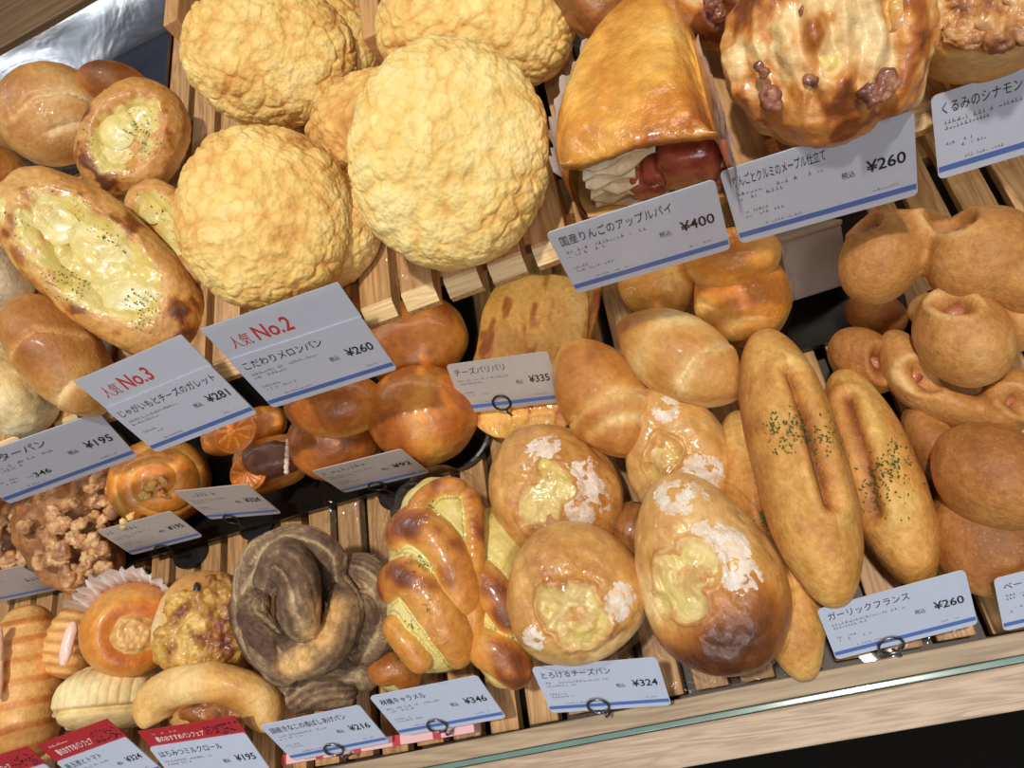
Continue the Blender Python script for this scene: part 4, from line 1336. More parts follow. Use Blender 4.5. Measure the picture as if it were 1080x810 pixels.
def cracker(a, b, w, zc, k, label, seed, p=3.6, film=True, tone=0):
    fr = Fr(a, b, w, zc, k, .004)
    V, Fc, D = loaf(fr.L, fr.W, .0035, .004, 7, p, topp=.4)
    s = seed * 7.7
    V[:, 2] += .004 * fbm(V + s, 22, 2, seed) + .0010 * fbm(V + s, 130, 3, seed + 1)
    V[:, :2] *= (1 + .05 * fbm(V + s, 40, 3, seed + 2))[:, None]
    t = .3 + tone + .3 * fbm(V + s, 45, 3, seed + 3) + .5 * sst(.12, .4, fbm(V * np.array([.6, 1.6, 1]) + s, 75, 3, seed + 4))
    col = ramp(np.clip(t, 0, 1), [(0, (248, 208, 128)), (.35, (238, 182, 88)), (.7, (212, 134, 54)), (1, (160, 82, 36))])
    root = empty('cheese_cracker', fr.M, label, 'cheese cracker', 'flat crisp cheese breads')
    mesh('crisp', V, Fc, M_BUN, root, col)
    if film: wrap(fr.L, fr.W, .007, .003, root, 1.06, .0012, seed, 4.5)


cracker((572, 288), (545, 462), 112, .024, .25, 'flat crisp golden cheese bread behind the 335 yen card', 1)
cracker((620, 292), (596, 400), 36, .016, .2, 'edge of a second flat crisp cheese bread beside the first', 2, film=False, tone=.15)

bun((652, 300), (736, 290), 78, .034, .3, 'wrapped golden roll just below the 400 yen card', 25, pal=ORNG, bake=.22, name='wrapped_roll', cat='wrapped roll', group='golden rolls in clear wrap', ht=.024, hb=.02, film=True,
    creases=[([(700, 268), (712, 296), (728, 320)], .0018, .003, .001)])
bun((730, 322), (834, 308), 98, .036, .3, 'wrapped golden roll between the salt roll and the grey box', 26, pal=ORNG, bake=.34, name='wrapped_roll', cat='wrapped roll', group='golden rolls in clear wrap', ht=.026, hb=.022, film=True,
    creases=[([(736, 318), (770, 338), (800, 334)], .0018, .003, .0015)])
bun((724, 282), (824, 262), 56, .064, .3, 'wrapped golden roll on top, tucked under two upper price cards', 27, pal=ORNG, bake=.22, name='wrapped_roll', cat='wrapped roll', group='golden rolls in clear wrap', ht=.02, hb=.018, film=True)
bun((652, 342), (780, 412), 88, .060, .25, 'crescent shaped salt roll lying across beside the garlic baguettes', 28, pal=GOLD, bake=.34, name='salt_roll', cat='salt roll', group='crescent salt rolls', ht=.026, hb=.022, point=.32, film=False,
    creases=[([(676, 380), (690, 352), (712, 330)], .0006, .006, .0006), ([(718, 402), (736, 378), (764, 360)], .0026, .0024, .0026)], mat=M_BUN)
bun((598, 362), (672, 476), 92, .050, .3, 'brown salt roll with overlapping flap beside the flat cheese bread', 29, pal=GOLD, bake=.5, name='salt_roll', cat='salt roll', group='crescent salt rolls', ht=.028, hb=.022, point=.2,
    creases=[([(606, 440), (640, 418), (688, 410)], .003, .0024, .004), ([(622, 456), (650, 442), (684, 438)], .001, .0022, .0006)])


M_BOX = plain('grey_brown_box', (146, 130, 120), .5, noise=.04)


def grey_box():
    zb = .020
    tl, tr, br, bl = (822, 250), (887, 232), (893, 300), (838, 318)
    C, R, W, H, err = solve_card([tl, tr, br, bl], zb, 1.0, 25, .4)
    Mx = mat4(C, R[:, 0], R[:, 2])
    root = empty('display_box', Mx, 'plain grey box standing behind the garlic baguettes under the shelf', 'box')
    V, Fc = box_vf(-W / 2, W / 2, 0, H, -.02, 0, .0008); mesh('box_body', V, Fc, M_BOX, root, smooth=False)
    V, Fc = box_vf(-W / 2 - .0006, W / 2 + .0006, H - .002, H + .0008, -.0206, .0006, .0005); mesh('box_lid', V, Fc, M_BOX, root, smooth=False)


grey_box()
# dark slab behind the garlic baguettes
V, Fc = slab(rrect(P(790, 330, 0)[0], P(960, 330, 0)[0], P(850, 372, 0)[1], P(850, 372, 0)[1] + .10, .015, 6), .0006, .006)
o = mesh('dark_slab', V, Fc, M_BLACK, smooth=False); tag(o, 'dark slab under the grey box behind the garlic baguettes', 'tray')


# bacon bread: lobes grown together, with bacon in the mouths
def epi(a, b, w, zc, k, label, seed, lobes, mouths, hb=.016, bake=.42):
    """lobes: (px, py, len px, wid px, angle deg in photo, height m); mouths: (px, py, r px)"""
    fr = Fr(a, b, w, zc, k, hb); sc = fr.L / math.dist(a, b)
    parts = []
    for px, py, ln, wd, ang, h in lobes:
        p = fr.loc(px, py, hb * .5 + h * .5)
        q = fr.loc(px + 10 * math.cos(math.radians(ang)), py + 10 * math.sin(math.radians(ang)), hb * .5 + h * .5)
        rot = math.atan2(q[1] - p[1], q[0] - p[0])
        V, Fc = ell((0, 0, 0), (ln * sc / 2, wd * sc / 2, h), rot, 5)
        parts.append((V + np.array([p[0], p[1], h]), Fc))
    V, Fc, Nn = remesh(parts, .0017, 10)
    s = seed * 3.3
    V = V + Nn * (.0010 * fbm(V + s, 45, 3, seed))[:, None]
    pit = np.zeros(len(V)); lipm = np.zeros(len(V)); top = sst(0, .4, Nn[:, 2])
    root = empty('bacon_bread', fr.M, label, 'bacon bread', 'bacon breads with leaf shaped lobes')
    for mx_, my_, r in mouths:
        i0 = fr.hit(mx_, my_, V)
        d = np.linalg.norm((V - V[i0]), axis=1) / (r * sc)
        dv = V - V[i0]; dv = dv - Nn[i0] * (dv @ Nn[i0])[:, None]; ax = nrm(np.cross(Nn[i0], [.5, .8, 0]))
        d = np.sqrt((dv @ ax) ** 2 + (dv @ np.cross(Nn[i0], ax) * 1.5) ** 2 + ((V - V[i0]) @ Nn[i0] * .5) ** 2) / (1.45 * r * sc)
        pit = np.maximum(pit, np.exp(-(d / .85) ** 4)); lipm = np.maximum(lipm, np.exp(-((d - 1.15) / .25) ** 2))
        Vb, Fb = ell((0, 0, 0), (r * sc * .85, r * sc * .55, r * sc * .3), 0.6, 4)
        Vb = Vb + .0006 * fbm(Vb + mx_, 200, 3, 2)[:, None]
        cb = ramp(np.clip(.4 + fbm(Vb + mx_, 130, 3, 3), 0, 1), [(0, (186, 116, 76)), (.5, (142, 72, 44)), (1, (86, 40, 26))])
        mesh('bacon', Vb + V[i0] - Nn[i0] * .0092, Fb, M_NUT, root, cb)
    V = V - Nn * (.0105 * pit - .0016 * lipm)[:, None]
    Nn = vnormals(V, tris(Fc))
    zr = V[:, 2] / V[:, 2].max()
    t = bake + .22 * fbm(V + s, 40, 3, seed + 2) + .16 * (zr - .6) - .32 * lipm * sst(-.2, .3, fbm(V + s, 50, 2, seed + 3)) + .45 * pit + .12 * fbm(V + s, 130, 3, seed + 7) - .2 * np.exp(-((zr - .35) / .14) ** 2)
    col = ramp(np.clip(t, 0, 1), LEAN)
    mesh('dough', V, Fc, M_MATTE, root, col)


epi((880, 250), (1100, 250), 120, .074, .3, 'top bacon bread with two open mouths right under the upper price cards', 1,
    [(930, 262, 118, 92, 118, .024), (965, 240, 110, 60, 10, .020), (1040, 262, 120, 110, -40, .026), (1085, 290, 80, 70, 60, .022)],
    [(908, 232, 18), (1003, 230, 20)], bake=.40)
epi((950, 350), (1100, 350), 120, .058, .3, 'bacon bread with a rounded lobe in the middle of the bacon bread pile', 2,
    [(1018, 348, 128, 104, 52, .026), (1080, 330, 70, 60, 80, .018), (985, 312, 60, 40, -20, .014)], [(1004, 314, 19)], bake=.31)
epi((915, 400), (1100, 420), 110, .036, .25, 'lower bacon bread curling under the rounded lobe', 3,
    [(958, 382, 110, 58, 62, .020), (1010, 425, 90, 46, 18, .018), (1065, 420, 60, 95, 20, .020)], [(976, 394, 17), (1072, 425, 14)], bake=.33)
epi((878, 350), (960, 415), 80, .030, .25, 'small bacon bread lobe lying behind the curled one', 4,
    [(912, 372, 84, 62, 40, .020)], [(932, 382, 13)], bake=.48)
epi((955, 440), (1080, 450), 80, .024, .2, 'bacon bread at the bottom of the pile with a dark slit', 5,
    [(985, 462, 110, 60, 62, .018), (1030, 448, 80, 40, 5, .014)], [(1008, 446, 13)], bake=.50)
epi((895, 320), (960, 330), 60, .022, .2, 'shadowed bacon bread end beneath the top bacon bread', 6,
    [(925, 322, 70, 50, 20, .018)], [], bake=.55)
bun((986, 462), (1110, 545), 106, .050, .3, 'upper oval brown loaf at the picture edge', 41, pal=LEAN, bake=.58, name='oval_loaf', cat='oval loaf', group='oval brown loaves', ht=.03, hb=.02, point=.15, mat=M_MATTE)
bun((975, 545), (1115, 585), 128, .026, .2, 'lower oval brown loaf under the other one at the picture edge', 42, pal=LEAN, bake=.66, name='oval_loaf', cat='oval loaf', group='oval brown loaves', ht=.026, hb=.022, mat=M_MATTE)

# ------------------------------------------------------------------ front row
baguette((802, 342), (880, 628), 98, .062, .2, 'garlic baguette lying on top with long slit and parsley', 1, [(834, 392), (852, 440), (866, 495), (876, 530)], [(838, 455, 16), (866, 458, 14), (815, 448, 10)], ht=.030, hb=.022)
baguette((884, 386), (968, 612), 84, .036, .2, 'garlic baguette with green parsley beside the bacon breads', 2, [(895, 420), (912, 480), (925, 540)], [(932, 498, 13), (940, 488, 12), (925, 515, 18), (942, 470, 9)], ht=.026, hb=.020, depth=.002, butter=1.0)
baguette((774, 425), (848, 706), 82, .030, .15, 'browner garlic baguette underneath, next to the dark based cheese bread', 3, [(806, 470), (812, 560), (826, 600)], [(808, 545, 5)], ht=.024, hb=.020, depth=.0015, butter=.5)

cheesebun((536, 462), (634, 578), 134, .040, .3, 'cheese bread with painted wrap glint behind, lower tip hidden by another', 1, [(566, 535, 32), (584, 508, 30), (572, 488, 16)], ht=.032, hb=.022, bake=.42,
          white_glint=[(617, 512, 36), (572, 472, 20)], point=.18)
cheesebun((690, 402), (736, 550), 108, .036, .25, 'paler cheese bread partly covered by the dark based one', 2, [(692, 478, 24), (684, 500, 18)], ht=.030, hb=.022, bake=.24, white_glint=[(742, 500, 24), (700, 430, 16)], point=.30, taper=-.16)
cheesebun((662, 530), (672, 590), 64, .020, .2, 'brown cheese bread end squeezed between three cheese breads', 3, [], ht=.02, hb=.018, bake=.55, film=False)
cheesebun((577, 554), (634, 694), 144, .058, .40, 'cheese bread directly above the 324 yen card with large melted opening', 4, [(606, 640, 34), (612, 668, 40), (572, 640, 22)], ht=.032, hb=.026, bake=.32, white_glint=[(656, 638, 20), (562, 680, 16)], taper=-.10)
cheesebun((702, 498), (784, 704), 146, .056, .35, 'largest cheese bread, pale top and dark brown base, painted wrap glint', 5, [(704, 605, 36), (732, 592, 36), (716, 634, 34), (688, 640, 20)], ht=.034, hb=.026, bake=.20, bottom=.72,
          white_glint=[(760, 574, 32), (778, 602, 22), (712, 520, 32)], taper=-.20, point=.15)


def custard_twist(a, b, w, zc, k, label, seed, ht, hb, ridges, herbpx, film=False, seed2=0):
    """oval bread with diagonal dough ridges (pixel polylines, half width px) and custard showing between them"""
    fr = Fr(a, b, w, zc, k, hb); sc = fr.L / math.dist(a, b); s = seed * 2.2
    V, Fc, D = loaf(fr.L, fr.W, ht, hb, 7, 2.5, topp=.8)
    Nn = vnormals(V, Fc); top = sst(-.25, .15, D[:, 2])
    h = np.zeros(len(V)); own = np.zeros(len(V)); 
    for j, (pts, hw) in enumerate(ridges):
        q = np.array([V[fr.hit(p[0], p[1], V)] for p in pts])
        q = spline(q, 24)
        d = np.linalg.norm(V[:, None, :] - q[None], axis=2).min(1) / (hw * sc)
        d = d * (1 + .14 * fbm(V + s + j, 70, 2, seed + j))
        hh = np.sqrt(np.clip(1 - d ** 2, 0, 1))
        own = np.where(hh > h, j, own); h = np.maximum(h, hh)
    fill = (1 - sst(.0, .32, h)) * top
    V = V + Nn * ((.0085 * h - .0035) * top + .0010 * fbm(V + s, 60, 3, seed))[:, None]
    Nn = vnormals(V, Fc)
    burn = (.3 if seed2 else 1) * sst(-.05, .38, fbm(V + s, 34, 3, seed + 1)) * sst(.35, .95, h)
    t = .20 + .26 * h * top + .50 * burn + .12 * fbm(V + s, 90, 3, seed + 2) - .2 * fill
    t = np.where(D[:, 2] < -.15, .35, t)
    col = ramp(np.clip(t, 0, 1), [(0, (238, 214, 148)), (.22, (230, 184, 96)), (.45, (206, 138, 60)), (.72, (156, 86, 38)), (1, (86, 42, 24))])
    root = empty('custard_twist', fr.M, label, 'custard twist', 'custard filled twists')
    mesh('dough', V, Fc, M_GLOSS, root, col)
    c2 = ramp(np.clip(.4 + .6 * fbm(V + s, 80, 3, seed + 5), 0, 1), [(0, (236, 226, 158)), (.6, (222, 202, 116)), (1, (206, 166, 80))])
    overlay(V, Fc, Nn, np.clip(fill * 1.4 - .2, 0, 1), .0022, name='custard_filling', col=c2, mat=M_FILL, parent=root, extra=.0012 * fbm(V + s, 120, 3, seed + 6))
    if herbpx:
        wv = np.zeros(len(V))
        for hx, hy, hr in herbpx:
            c = V[fr.hit(hx, hy, V)]; wv = np.maximum(wv, np.exp(-(np.linalg.norm(V - c, axis=1) / (hr * sc)) ** 2))
        herbs(V, Nn, wv, 70, .0008, root, seed=seed, lift=.0026)
    if film: wrap(fr.L, fr.W, ht + .005, hb, root, 1.10, .003, seed)
    return root


custard_twist((468, 497), (456, 708), 102, .052, .35, 'custard twist with dark browned edges, whole one in front', 1, .030, .028,
    [([(414, 558), (432, 548), (458, 562), (482, 594), (498, 625)], 22), ([(404, 616), (422, 608), (452, 632), (478, 664), (494, 690)], 22), ([(410, 664), (424, 682), (440, 700)], 16),
     ([(500, 522), (505, 580), (506, 640), (500, 684)], 13), ([(438, 530), (458, 512), (484, 510)], 12)],
    [(446, 592, 9), (431, 660, 6), (452, 534, 6), (448, 640, 4)], True)
custard_twist((520, 530), (536, 724), 76, .034, .25, 'custard twist behind, mostly covered by the cheese breads', 2, .026, .022,
    [([(500, 606), (516, 618), (540, 646)], 20), ([(504, 684), (524, 694), (550, 712)], 22)], [])
custard_twist((396, 684), (442, 726), 54, .026, .25, 'custard twist end sticking out at the bottom below the whole one', 3, .020, .018,
    [([(398, 706), (418, 700), (438, 712)], 17)], [(422, 688, 5)], seed2=4)


def kinako(a, b, w, zc, k, label, seed, strands, hb=.016, pale=()):
    """strands: (list of (px, py, height m), radius px, flat)"""
    fr = Fr(a, b, w, zc, k, hb); sc = fr.L / math.dist(a, b); s = seed * 1.7
    parts = []; info = []
    for pts, rad, flat in strands:
        pts3 = spline(fr.locs(pts), 40)
        rr = rad * sc * (1 - .45 * np.abs(np.linspace(-1, 1, 40)) ** 4)
        V, Fc, U, A = tube(pts3, rr, 20, flat)
        parts.append((V, Fc)); info.append((pts3, rad * sc))
    V, Fc, Nn = remesh(parts, .0014, 3)
    # which strand, and where around it: gives the streaks along the dough
    best = np.full(len(V), 9.); ang = np.zeros(len(V))
    for j, (pts3, r_) in enumerate(info):
        dist = np.linalg.norm(V[:, None, :] - pts3[None], axis=2); i = dist.argmin(1); dm = dist.min(1) / r_
        T = np.gradient(pts3, axis=0); T /= np.linalg.norm(T, axis=1)[:, None]
        rel = V - pts3[i]; side = np.cross(T[i], np.array([0, 0, 1.])); side /= np.linalg.norm(side, axis=1)[:, None] + 1e-9
        an = np.arctan2((rel * side).sum(1), rel[:, 2]) + i * .05 + j * 2
        m = dm < best; best = np.where(m, dm, best); ang = np.where(m, an, ang)
    streak = fbm(np.stack([np.cos(ang) * .010, np.sin(ang) * .010, ang * .002], 1) + fbm(V + s, 40, 2, 3)[:, None] * .0012, 500, 3, seed)
    V = V + Nn * (.0015 * streak + .0012 * fbm(V + s, 70, 3, seed))[:, None]
    t = .5 + 1.0 * streak + .35 * fbm(V + s, 55, 3, seed + 1)
    t = t + .4 * fbm(V + s, 160, 4, seed + 4)
    V = V + Nn * (.0010 * fbm(V + s, 170, 3, seed + 5))[:, None]
    col = ramp(np.clip(t, 0, 1), [(0, (186, 164, 132)), (.35, (138, 114, 90)), (.65, (106, 84, 68)), (1, (78, 58, 46))])
    for px, py, r in pale:
        c = fr.loc(px, py, .03); m = np.exp(-(np.linalg.norm(V[:, :2] - c[:2], axis=1) / (r * sc)) ** 2)
        col = mixc(col, np.tile(np.array(lin(218, 178, 118)), (len(V), 1)), np.clip(m * 1.3, 0, 1))
    o = mesh('floured_twist', V, Fc, M_KINAKO, None, col, fr.M)
    tag(o, label, 'twist doughnut', 'brown floured twists')


kinako((305, 560), (318, 712), 118, .054, .40, 'brown floured twist on top, knotted with a pale dough side', 1,
       [([(300, 712, .016), (272, 676, .022), (264, 630, .028), (276, 588, .032), (312, 572, .034), (346, 588, .030), (352, 616, .020)], 20, .85),
        ([(278, 618, .034), (300, 594, .040), (314, 614, .046), (314, 645, .046), (322, 672, .038)], 27, .7),
        ([(356, 612, .018), (364, 644, .030), (350, 680, .034), (318, 694, .030), (296, 672, .020)], 20, .85),
        ([(268, 650, .030), (288, 690, .026), (310, 716, .014)], 20, .85),
        ([(300, 640, .016), (338, 640, .016)], 40, .6)], pale=[(360, 645, 12), (350, 672, 12), (306, 704, 10), (326, 694, 12)])
kinako((372, 595), (392, 690), 84, .034, .35, 'brown floured twist behind the top one, beside the custard twist', 2,
       [([(352, 612, .02), (378, 600, .026), (402, 622, .026), (406, 655, .022), (388, 684, .018), (362, 690, .012)], 18, .85), ([(362, 632, .026), (384, 642, .032), (384, 672, .022)], 18, .8)])
kinako((292, 712), (398, 712), 62, .026, .35, 'brown floured twist lowest of three, just above the 216 yen card', 3,
       [([(300, 724, .016), (318, 702, .024), (350, 694, .026), (384, 704, .022), (392, 722, .014)], 19, .85), ([(304, 738, .012), (340, 730, .018), (376, 736, .012)], 16, .8)])


# striped iced rolls
def iced_roll(a, b, w, zc, k, label, seed, icing):
    fr = Fr(a, b, w, zc, k, .016); s = seed * 9.1
    V, Fc, D = loaf(fr.L, fr.W, .028, .016, 7, 2.5)
    Nn = vnormals(V, Fc); top = sst(0, .35, D[:, 2])
    ph = np.sin(V[:, 0] / fr.L * 2 * math.pi * 7.5 + V[:, 1] * 12 + .9 * fbm(V + s, 40, 2, seed))
    V = V + Nn * (top * .0006 * ph + .0008 * fbm(V + s, 50, 3, seed))[:, None]
    t = .26 + .48 * sst(.1, .9, ph) * top * (.6 + .8 * np.abs(fbm(V + s, 30, 2, seed + 1))) + .2 * fbm(V + s, 35, 3, seed + 2)
    root = empty('milk_roll', fr.M, label, 'milk roll', 'striped rolls with pink icing')
    mesh('crust', V, Fc, M_BUN, root, ramp(np.clip(t, 0, 1), [(0, (244, 206, 142)), (.4, (230, 172, 98)), (.75, (196, 118, 58)), (1, (150, 80, 40))]))
    pts = spline(fr.locs(icing, .034), 40)
    V2, F2, U, A = tube(pts, .0042 * (1 - .6 * np.abs(np.linspace(-1, 1, 40)) ** 4), 14, .8)
    V2 = V2 + .0009 * fbm(V2, 160, 2, seed)[:, None]
    mesh('icing', V2, F2, M_FILL, root, np.tile(np.array(lin(248, 214, 204)), (len(V2), 1)))


iced_roll((28, 636), (30, 800), 72, .040, .45, 'striped milk roll at the picture edge with pink icing on its side', 1, [(-2, 660), (-4, 700), (-3, 740)])
iced_roll((94, 636), (70, 716), 48, .032, .4, 'striped milk roll with pink icing between the larger one and the nut topped bun', 2, [(78, 656), (72, 676), (66, 702)])


def cream_bun():
    fr = Fr((88, 676), (188, 650), 98, .044, .5, .020)
    V, Fc, D = loaf(fr.L, fr.W, .030, .020, 7)
    c = fr.loc(132, 668, .035); r = np.linalg.norm(V[:, :2] - c[:2], axis=1); top = sst(0, .3, D[:, 2])
    Nn = vnormals(V, Fc)
    V = V + Nn * (top * (-.005 * np.exp(-(r / .016) ** 4) + .0025 * np.exp(-((r - .022) / .006) ** 2)))[:, None]
    Nn = vnormals(V, Fc)
    t = .35 + .3 * fbm(V, 45, 3, 61) + .3 * np.exp(-((r - .016) / .004) ** 2) * top
    root = empty('almond_bun', fr.M, 'glossy round bun with almond cream centre in a paper cup', 'almond bun')
    mesh('crust', V, Fc, M_GLOSS, root, ramp(np.clip(t, 0, 1), ORNG))
    m = (1 - sst(.010, .0155, r + .002 * fbm(V, 120, 2, 4))) * top
    f1, f2 = worley(V, 190, 5)
    overlay(V, Fc, Nn, m, .0035, name='almond_cream', col=ramp(np.clip(.3 + .7 * f1, 0, 1), [(0, (246, 214, 142)), (1, (206, 146, 78))]), mat=M_GLOSS, parent=root, extra=.0025 * (1 - f1))
    # crumpled paper behind
    K = 60; V = []; J = 6
    for j in range(J + 1):
        for i in range(K):
            a = math.radians(30 + 115 * i / (K - 1)); f = j / J
            rr = fr.L * (.44 + .16 * f + .025 * math.sin(i * 1.9 + .7 * math.sin(i * .8)) * f); z = .010 + .032 * f + .006 * math.sin(i * 1.1 + j + 2 * math.sin(i * .37)) * f
            V.append((rr * math.cos(a), rr * math.sin(a), z))
    V = np.array(V); V += .0016 * fbm(V, 150, 2, 3)[:, None]
    V2 = V + np.array([0, 0, .0004]); n = len(V)
    F1 = [[j * K + i, j * K + i + 1, (j + 1) * K + i + 1, (j + 1) * K + i] for j in range(J) for i in range(K - 1)]
    mesh('paper_cup', np.concatenate([V, V2]), F1 + [[q + n for q in f[::-1]] for f in F1], M_PAPER, root)


cream_bun()


def pizza_bread():
    fr = Fr((232, 602), (202, 715), 98, .038, .45, .016); s = 5.5
    V, Fc, D = loaf(fr.L, fr.W, .022, .016, 7, 2.2, topp=.7)
    V = V + vnormals(V, Fc) * (.0015 * fbm(V + s, 40, 3, 2))[:, None]; Nn = vnormals(V, Fc)
    root = empty('gratin_bread', fr.M, 'savoury bread with browned meat and vegetable topping beside the floured twist', 'savoury bread')
    mesh('dough', V, Fc, M_BUN, root, ramp(np.clip(.3 + .5 * fbm(V + s, 40, 3, 5), 0, 1), GOLD))
    c = fr.loc(208, 668, .03); d = np.linalg.norm((V[:, :2] - c[:2]) / np.array([.040, .034]), axis=1)
    m = (1 - sst(.75, 1.0, d + .3 * fbm(V + s, 90, 3, 6))) * sst(0, .3, D[:, 2])
    f1, f2 = worley(V + s, 150, 7)
    col = ramp(np.clip(.45 + .9 * fbm(V + s, 130, 4, 8), 0, 1), [(0, (226, 188, 110)), (.3, (196, 150, 66)), (.55, (164, 116, 52)), (.75, (138, 72, 42)), (1, (94, 44, 32))])
    overlay(V, Fc, Nn, m, .003, name='browned_topping', col=col, mat=M_GLOSS, parent=root, extra=.0035 * (1 - f1) + .002 * fbm(V + s, 220, 3, 9))
    i0 = fr.hit(208, 620, V)
    V2, F2 = ell(V[i0] + Nn[i0] * .001, (.0058, .0024, .0016), math.radians(200), 4)
    mesh('black_bean', V2, F2, M_BLACKB, root)


M_BLACKB = plain('black_bean', (40, 34, 34), .35, noise=.1)
pizza_bread()


def steamed_bun():
    fr = Fr((62, 742), (166, 732), 66, .032, .45, .020)
    V, Fc, D = loaf(fr.L, fr.W, .024, .020, 7, 2.4, topp=.8)
    Nn = vnormals(V, Fc)
    ph = np.abs(np.sin(V[:, 0] / fr.L * math.pi * 11 + .25))
    yy = V[:, 1] / (fr.W / 2)
    upper = sst(-.15, .05, D[:, 2]) * sst(-.30, -.12, yy)
    V = V + Nn * (upper * (.0012 * ph ** .5) - .0035 * (D[:, 2] > 0) * np.exp(-((yy + .34) / .09) ** 2) + .0035 * np.exp(-((D[:, 2] - .02) / .10) ** 2) * (fbm(V, 40, 2, 3) + .8))[:, None]
    t = .3 + .35 * fbm(V, 40, 3, 8) - .2 * ph * upper
    root = empty('steamed_bun', fr.M, 'pale ridged cake bun in paper above the red headed cards', 'cake bun')
    mesh('cake', V, Fc, M_MELON2, root, ramp(np.clip(t, 0, 1), [(0, (246, 232, 184)), (.6, (236, 208, 142)), (1, (214, 168, 96))]))
    K = 50; V = []
    for j in range(5):
        for i in range(K):
            a = math.radians(120 + 200 * i / (K - 1)); f = j / 4
            V.append((fr.L * (.50 + .05 * f) * math.cos(a), fr.W * (.52 + .06 * f) * math.sin(a) , .001 + .021 * f + .002 * math.sin(i * 1.7) * f))
    V = np.array(V); V += .0010 * fbm(V, 200, 2, 3)[:, None]; n = len(V)
    F1 = [[j * K + i, j * K + i + 1, (j + 1) * K + i + 1, (j + 1) * K + i] for j in range(4) for i in range(K - 1)]
    mesh('paper_wrapper', np.concatenate([V, V + .0003]), F1 + [[q + n for q in f[::-1]] for f in F1], M_PAPER, root)


M_MELON2 = crust_mat('steamed_cake', rough=.6, bump=.15, scale=600, speck=.06)
steamed_bun()


def ring_bread():
    fr = Fr((150, 740), (300, 738), 90, .028, .4, .018); s = 3.9
    sc = fr.L / 150
    pts = spline(fr.locs([(168, 760, .016), (162, 742, .020), (184, 726, .024), (222, 720, .026), (258, 730, .024), (278, 746, .020), (270, 760, .016)]), 60)
    V, Fc, U, A = tube(pts, 20 * sc * (1 - .2 * np.abs(np.linspace(-1, 1, 60)) ** 6), 24, .9)
    V2, F2 = ell(fr.loc(222, 752, .010), (44 * sc, 20 * sc, .009), 0, 4)
    V, Fc, Nn = remesh([(V, Fc), (V2, F2)], .0014, 4)
    V = V + Nn * (.001 * fbm(V + s, 60, 3, 3))[:, None]
    root = empty('ring_bread', fr.M, 'long curved bread ring with browned sauce centre above the 195 yen red card', 'ring bread')
    t = .28 + .4 * fbm(V + s, 40, 3, 5) + .35 * sst(.02, .012, V[:, 2]) 
    mesh('crust', V, Fc, M_BUN, root, ramp(np.clip(t, 0, 1), [(0, (242, 212, 150)), (.35, (226, 176, 100)), (.7, (188, 122, 58)), (1, (126, 70, 36))]))
    V3, F3 = ell(fr.loc(226, 750, .020), (38 * sc, 13 * sc, .006), 0, 5)
    V3 = V3 + .002 * fbm(V3, 130, 3, 6)[:, None]
    mesh('browned_sauce', V3, F3, M_GLOSS, root, ramp(np.clip(.5 + .9 * fbm(V3, 110, 3, 7), 0, 1), [(0, (214, 160, 80)), (.5, (160, 96, 44)), (1, (92, 46, 26))]))


ring_bread()

# pink striped paper strip behind the front cards
def striped_strip():
    m, nt, b, out = new_mat('striped_paper')
    tc = N(nt, 'ShaderNodeTexCoord'); sp = N(nt, 'ShaderNodeSeparateXYZ'); nt.links.new(tc.outputs['Object'], sp.inputs[0])
    ad = N(nt, 'ShaderNodeMath', operation='MULTIPLY_ADD'); ad.inputs[1].default_value = 1.2; nt.links.new(sp.outputs[2], ad.inputs[0]); nt.links.new(sp.outputs[0], ad.inputs[2])
    mu = N(nt, 'ShaderNodeMath', operation='MULTIPLY'); mu.inputs[1].default_value = 36; nt.links.new(ad.outputs[0], mu.inputs[0])
    fr = N(nt, 'ShaderNodeMath', operation='FRACT'); nt.links.new(mu.outputs[0], fr.inputs[0])
    lt = N(nt, 'ShaderNodeMath', operation='LESS_THAN'); lt.inputs[1].default_value = .2; nt.links.new(fr.outputs[0], lt.inputs[0])
    mx = N(nt, 'ShaderNodeMix', data_type='RGBA'); mx.inputs[6].default_value = (*lin(232, 186, 190), 1); mx.inputs[7].default_value = (*lin(196, 62, 72), 1)
    nt.links.new(lt.outputs[0], mx.inputs[0]); nt.links.new(mx.outputs[2], b.inputs['Base Color']); b.inputs['Roughness'].default_value = .4
    p0 = P(305, 806, .004); p1 = P(506, 772, .004)
    y = (p0[1] + p1[1]) / 2
    V, Fc = box_vf(p0[0], p1[0], y, y + .006, .0006, .012, .0006)
    cx = (p0[0] + p1[0]) / 2
    o = mesh('striped_paper', V - np.array([cx, y, 0]), Fc, m, None, smooth=False); o.location = (cx, y, 0)
    tag(o, 'pink and red striped paper strip behind the front row cards', 'paper strip')


striped_strip()

M_GUARD = film_mat('guard_plastic', .11, .20, .22, 14, power=.3)
M_SHEET = film_mat('loose_plastic', .10, .06, .5, 60, power=.5)
M_NAVY = plain('dark_navy_gloss', (36, 42, 58), .12, noise=.3, scale=30, coat=.4)

# ------------------------------------------------------------------ behind the upper shelf
yb = y_back
xd = P(193, 34, SHELF)[0]
V, Fc = slab(rrect(x_lo + .01, xd - .010, P(150, 150, SHELF)[1], yb - .006, .01, 5), SHELF + .0008, SHELF + .0042)
o = mesh('dark_slab', V, Fc, M_NAVY, smooth=False); tag(o, 'dark glossy tray at the back corner of the upper shelf', 'tray')
V, Fc = box_vf(x_lo, xd + .1, yb, yb + .125, SHELF - .03, SHELF + .012, .001)
o = mesh('brown_ledge', V, Fc, M_BROWN, smooth=False); tag(o, 'brown wood ledge along the back at the top corner', 'ledge')


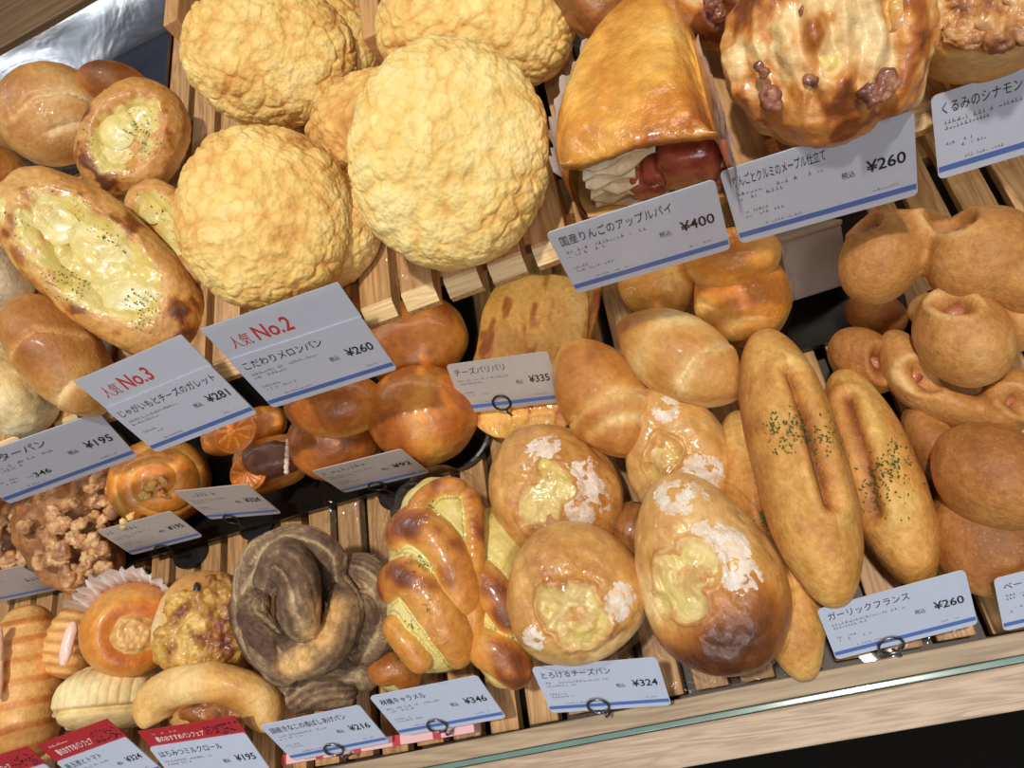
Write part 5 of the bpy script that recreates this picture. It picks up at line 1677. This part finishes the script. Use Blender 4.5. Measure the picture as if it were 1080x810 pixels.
def guard():
    """bent clear sheet lying against the dark board"""
    K, J = 90, 24; V = []
    x0, x1 = x_lo + .1, P(182, 40, SHELF + .05)[0]
    for j in range(J + 1):
        f = .40 * j / J
        for i in range(K + 1):
            x = x0 + (x1 - x0) * i / K
            y = yb - .008 - .085 * (1 - f) ** 1.5; z = SHELF + .006 + .050 * f ** .9
            w_ = .0022 * math.sin(f * 9 + 2.2 * math.sin(x * 14)) + .0015 * math.sin(x * 30 + f * 3)
            V.append((x, y + w_, z))
    V = np.array(V)
    F1 = [[j * (K + 1) + i, j * (K + 1) + i + 1, (j + 1) * (K + 1) + i + 1, (j + 1) * (K + 1) + i] for j in range(J) for i in range(K)]
    n = len(V); V2 = V + np.array([0, -.0005, .0004])
    o = mesh('clear_guard', np.concatenate([V, V2]), F1 + [[q + n for q in f[::-1]] for f in F1], M_GUARD, None)
    tag(o, 'bent clear plastic sheet with bright reflections behind the swirled bun', 'plastic sheet')


guard()
# upright wooden boards that part the upper shelf
for px, lb in (((196, 30), 'upright tan board between the galettes and the melon breads'), ((404, 44), 'upright tan board showing between two melon breads')):
    q = P(px[0], px[1], SHELF + .03)
    V, Fc = box_vf(q[0] - .006, q[0] + .006, q[1] - .01, q[1] + .16, SHELF + .0008, SHELF + .044, .001)
    o = mesh('shelf_divider', V, Fc, M_TAN, smooth=False); tag(o, lb, 'divider', 'tan shelf dividers')


def sheet(q, z0, amp, label, seed):
    """loose piece of clear plastic lying in folds"""
    q = [P(x, y, z0) for x, y in q]; n = 60; V = []
    for j in range(n):
        for i in range(n):
            u, v = i / (n - 1), j / (n - 1)
            p = (q[0] * (1 - u) + q[1] * u) * (1 - v) + (q[3] * (1 - u) + q[2] * u) * v
            V.append(p)
    V = np.array(V); r = np.abs(fbm(V * np.array([1, .5, 1]), 55, 2, seed)); r2 = np.abs(fbm(V, 120, 2, seed + 3))
    V[:, 2] += amp * (1 - np.minimum(1, 3 * r)) ** 2 + amp * .4 * (1 - np.minimum(1, 3 * r2)) ** 2
    F1 = [[j * n + i, j * n + i + 1, (j + 1) * n + i + 1, (j + 1) * n + i] for j in range(n - 1) for i in range(n - 1)]
    o = mesh('plastic_sheet', V, F1, M_SHEET, None); tag(o, label, 'plastic sheet', 'loose clear plastic sheets')


sheet([(655, 640), (825, 645), (835, 712), (690, 738)], .002, .008, 'clear plastic sheet under the dark based cheese bread', 3)
sheet([(345, 530), (445, 515), (440, 640), (360, 640)], .002, .008, 'clear plastic sheet on the slats between the floured twist and the custard twist', 5)
sheet([(395, 235), (445, 240), (450, 300), (400, 320)], SHELF + .001, .006, 'clear plastic sheet on the bare upper slats beside the biggest melon bread', 9)
sheet([(915, 655), (1000, 640), (1010, 672), (925, 692)], .002, .006, 'clear plastic sheet showing under the garlic bread card', 11)

# ------------------------------------------------------------------ light
def area(name, loc, target, size, power, col=(1, 1, 1), sy=None):
    l = bpy.data.lights.new(name, 'AREA'); l.energy = power; l.color = col; l.size = size
    if sy: l.shape = 'RECTANGLE'; l.size_y = sy
    o = bpy.data.objects.new(name, l); COL.objects.link(o)
    o.location = loc
    o.rotation_euler = (Vector(target) - Vector(loc)).to_track_quat('-Z', 'Y').to_euler()
    return o


def spot(name, loc, target, power, radius, angle, blend=.3, col=(1, 1, 1)):
    l = bpy.data.lights.new(name, 'SPOT'); l.energy = power; l.color = col; l.shadow_soft_size = radius
    l.spot_size = math.radians(angle); l.spot_blend = blend
    o = bpy.data.objects.new(name, l); COL.objects.link(o); o.location = loc
    o.rotation_euler = (Vector(target) - Vector(loc)).to_track_quat('-Z', 'Y').to_euler()
    return o


spot('ceiling_spot', (.05, .02, 2.25), (-.05, .2, .1), 130, .055, 44, .4, (1.0, .94, .84))
area('front_fill', (.1, -1.35, 1.35), (0, .12, .08), 1.3, 11, (.93, .96, 1.0), .7)  # cool fill added in front to light the cards
area('warm_fill', (.5, -.75, 1.9), (0, .1, 0), .30, 5.5, (1.0, .92, .80), .30)  # soft warm fill added to reach in under the shelf
area('fluorescent_strip', (-1.6, 1.10, 2.0), (-1.5, .9, 0), 1.2, 12, (.84, .91, 1.0), .15)
area('under_shelf_fill', (-.1, y_up + .06, SHELF - .04), (-.1, y_up - .02, 0), .9, .2, (1.0, .90, .74), .012)  # added fill that brightens the row below the shelf, no known lamp
w = bpy.data.worlds.new('world'); SC.world = w; w.use_nodes = True
w.node_tree.nodes['Background'].inputs[0].default_value = (*lin(236, 226, 214), 1)
w.node_tree.nodes['Background'].inputs[1].default_value = 0.13
SC.view_settings.view_transform = 'Standard'
SC.view_settings.look = 'None'
SC.view_settings.gamma = 1.0
SC.view_settings.exposure = 0.0
SC.view_settings.use_curve_mapping = False
SC.cycles.transparent_max_bounces = 24
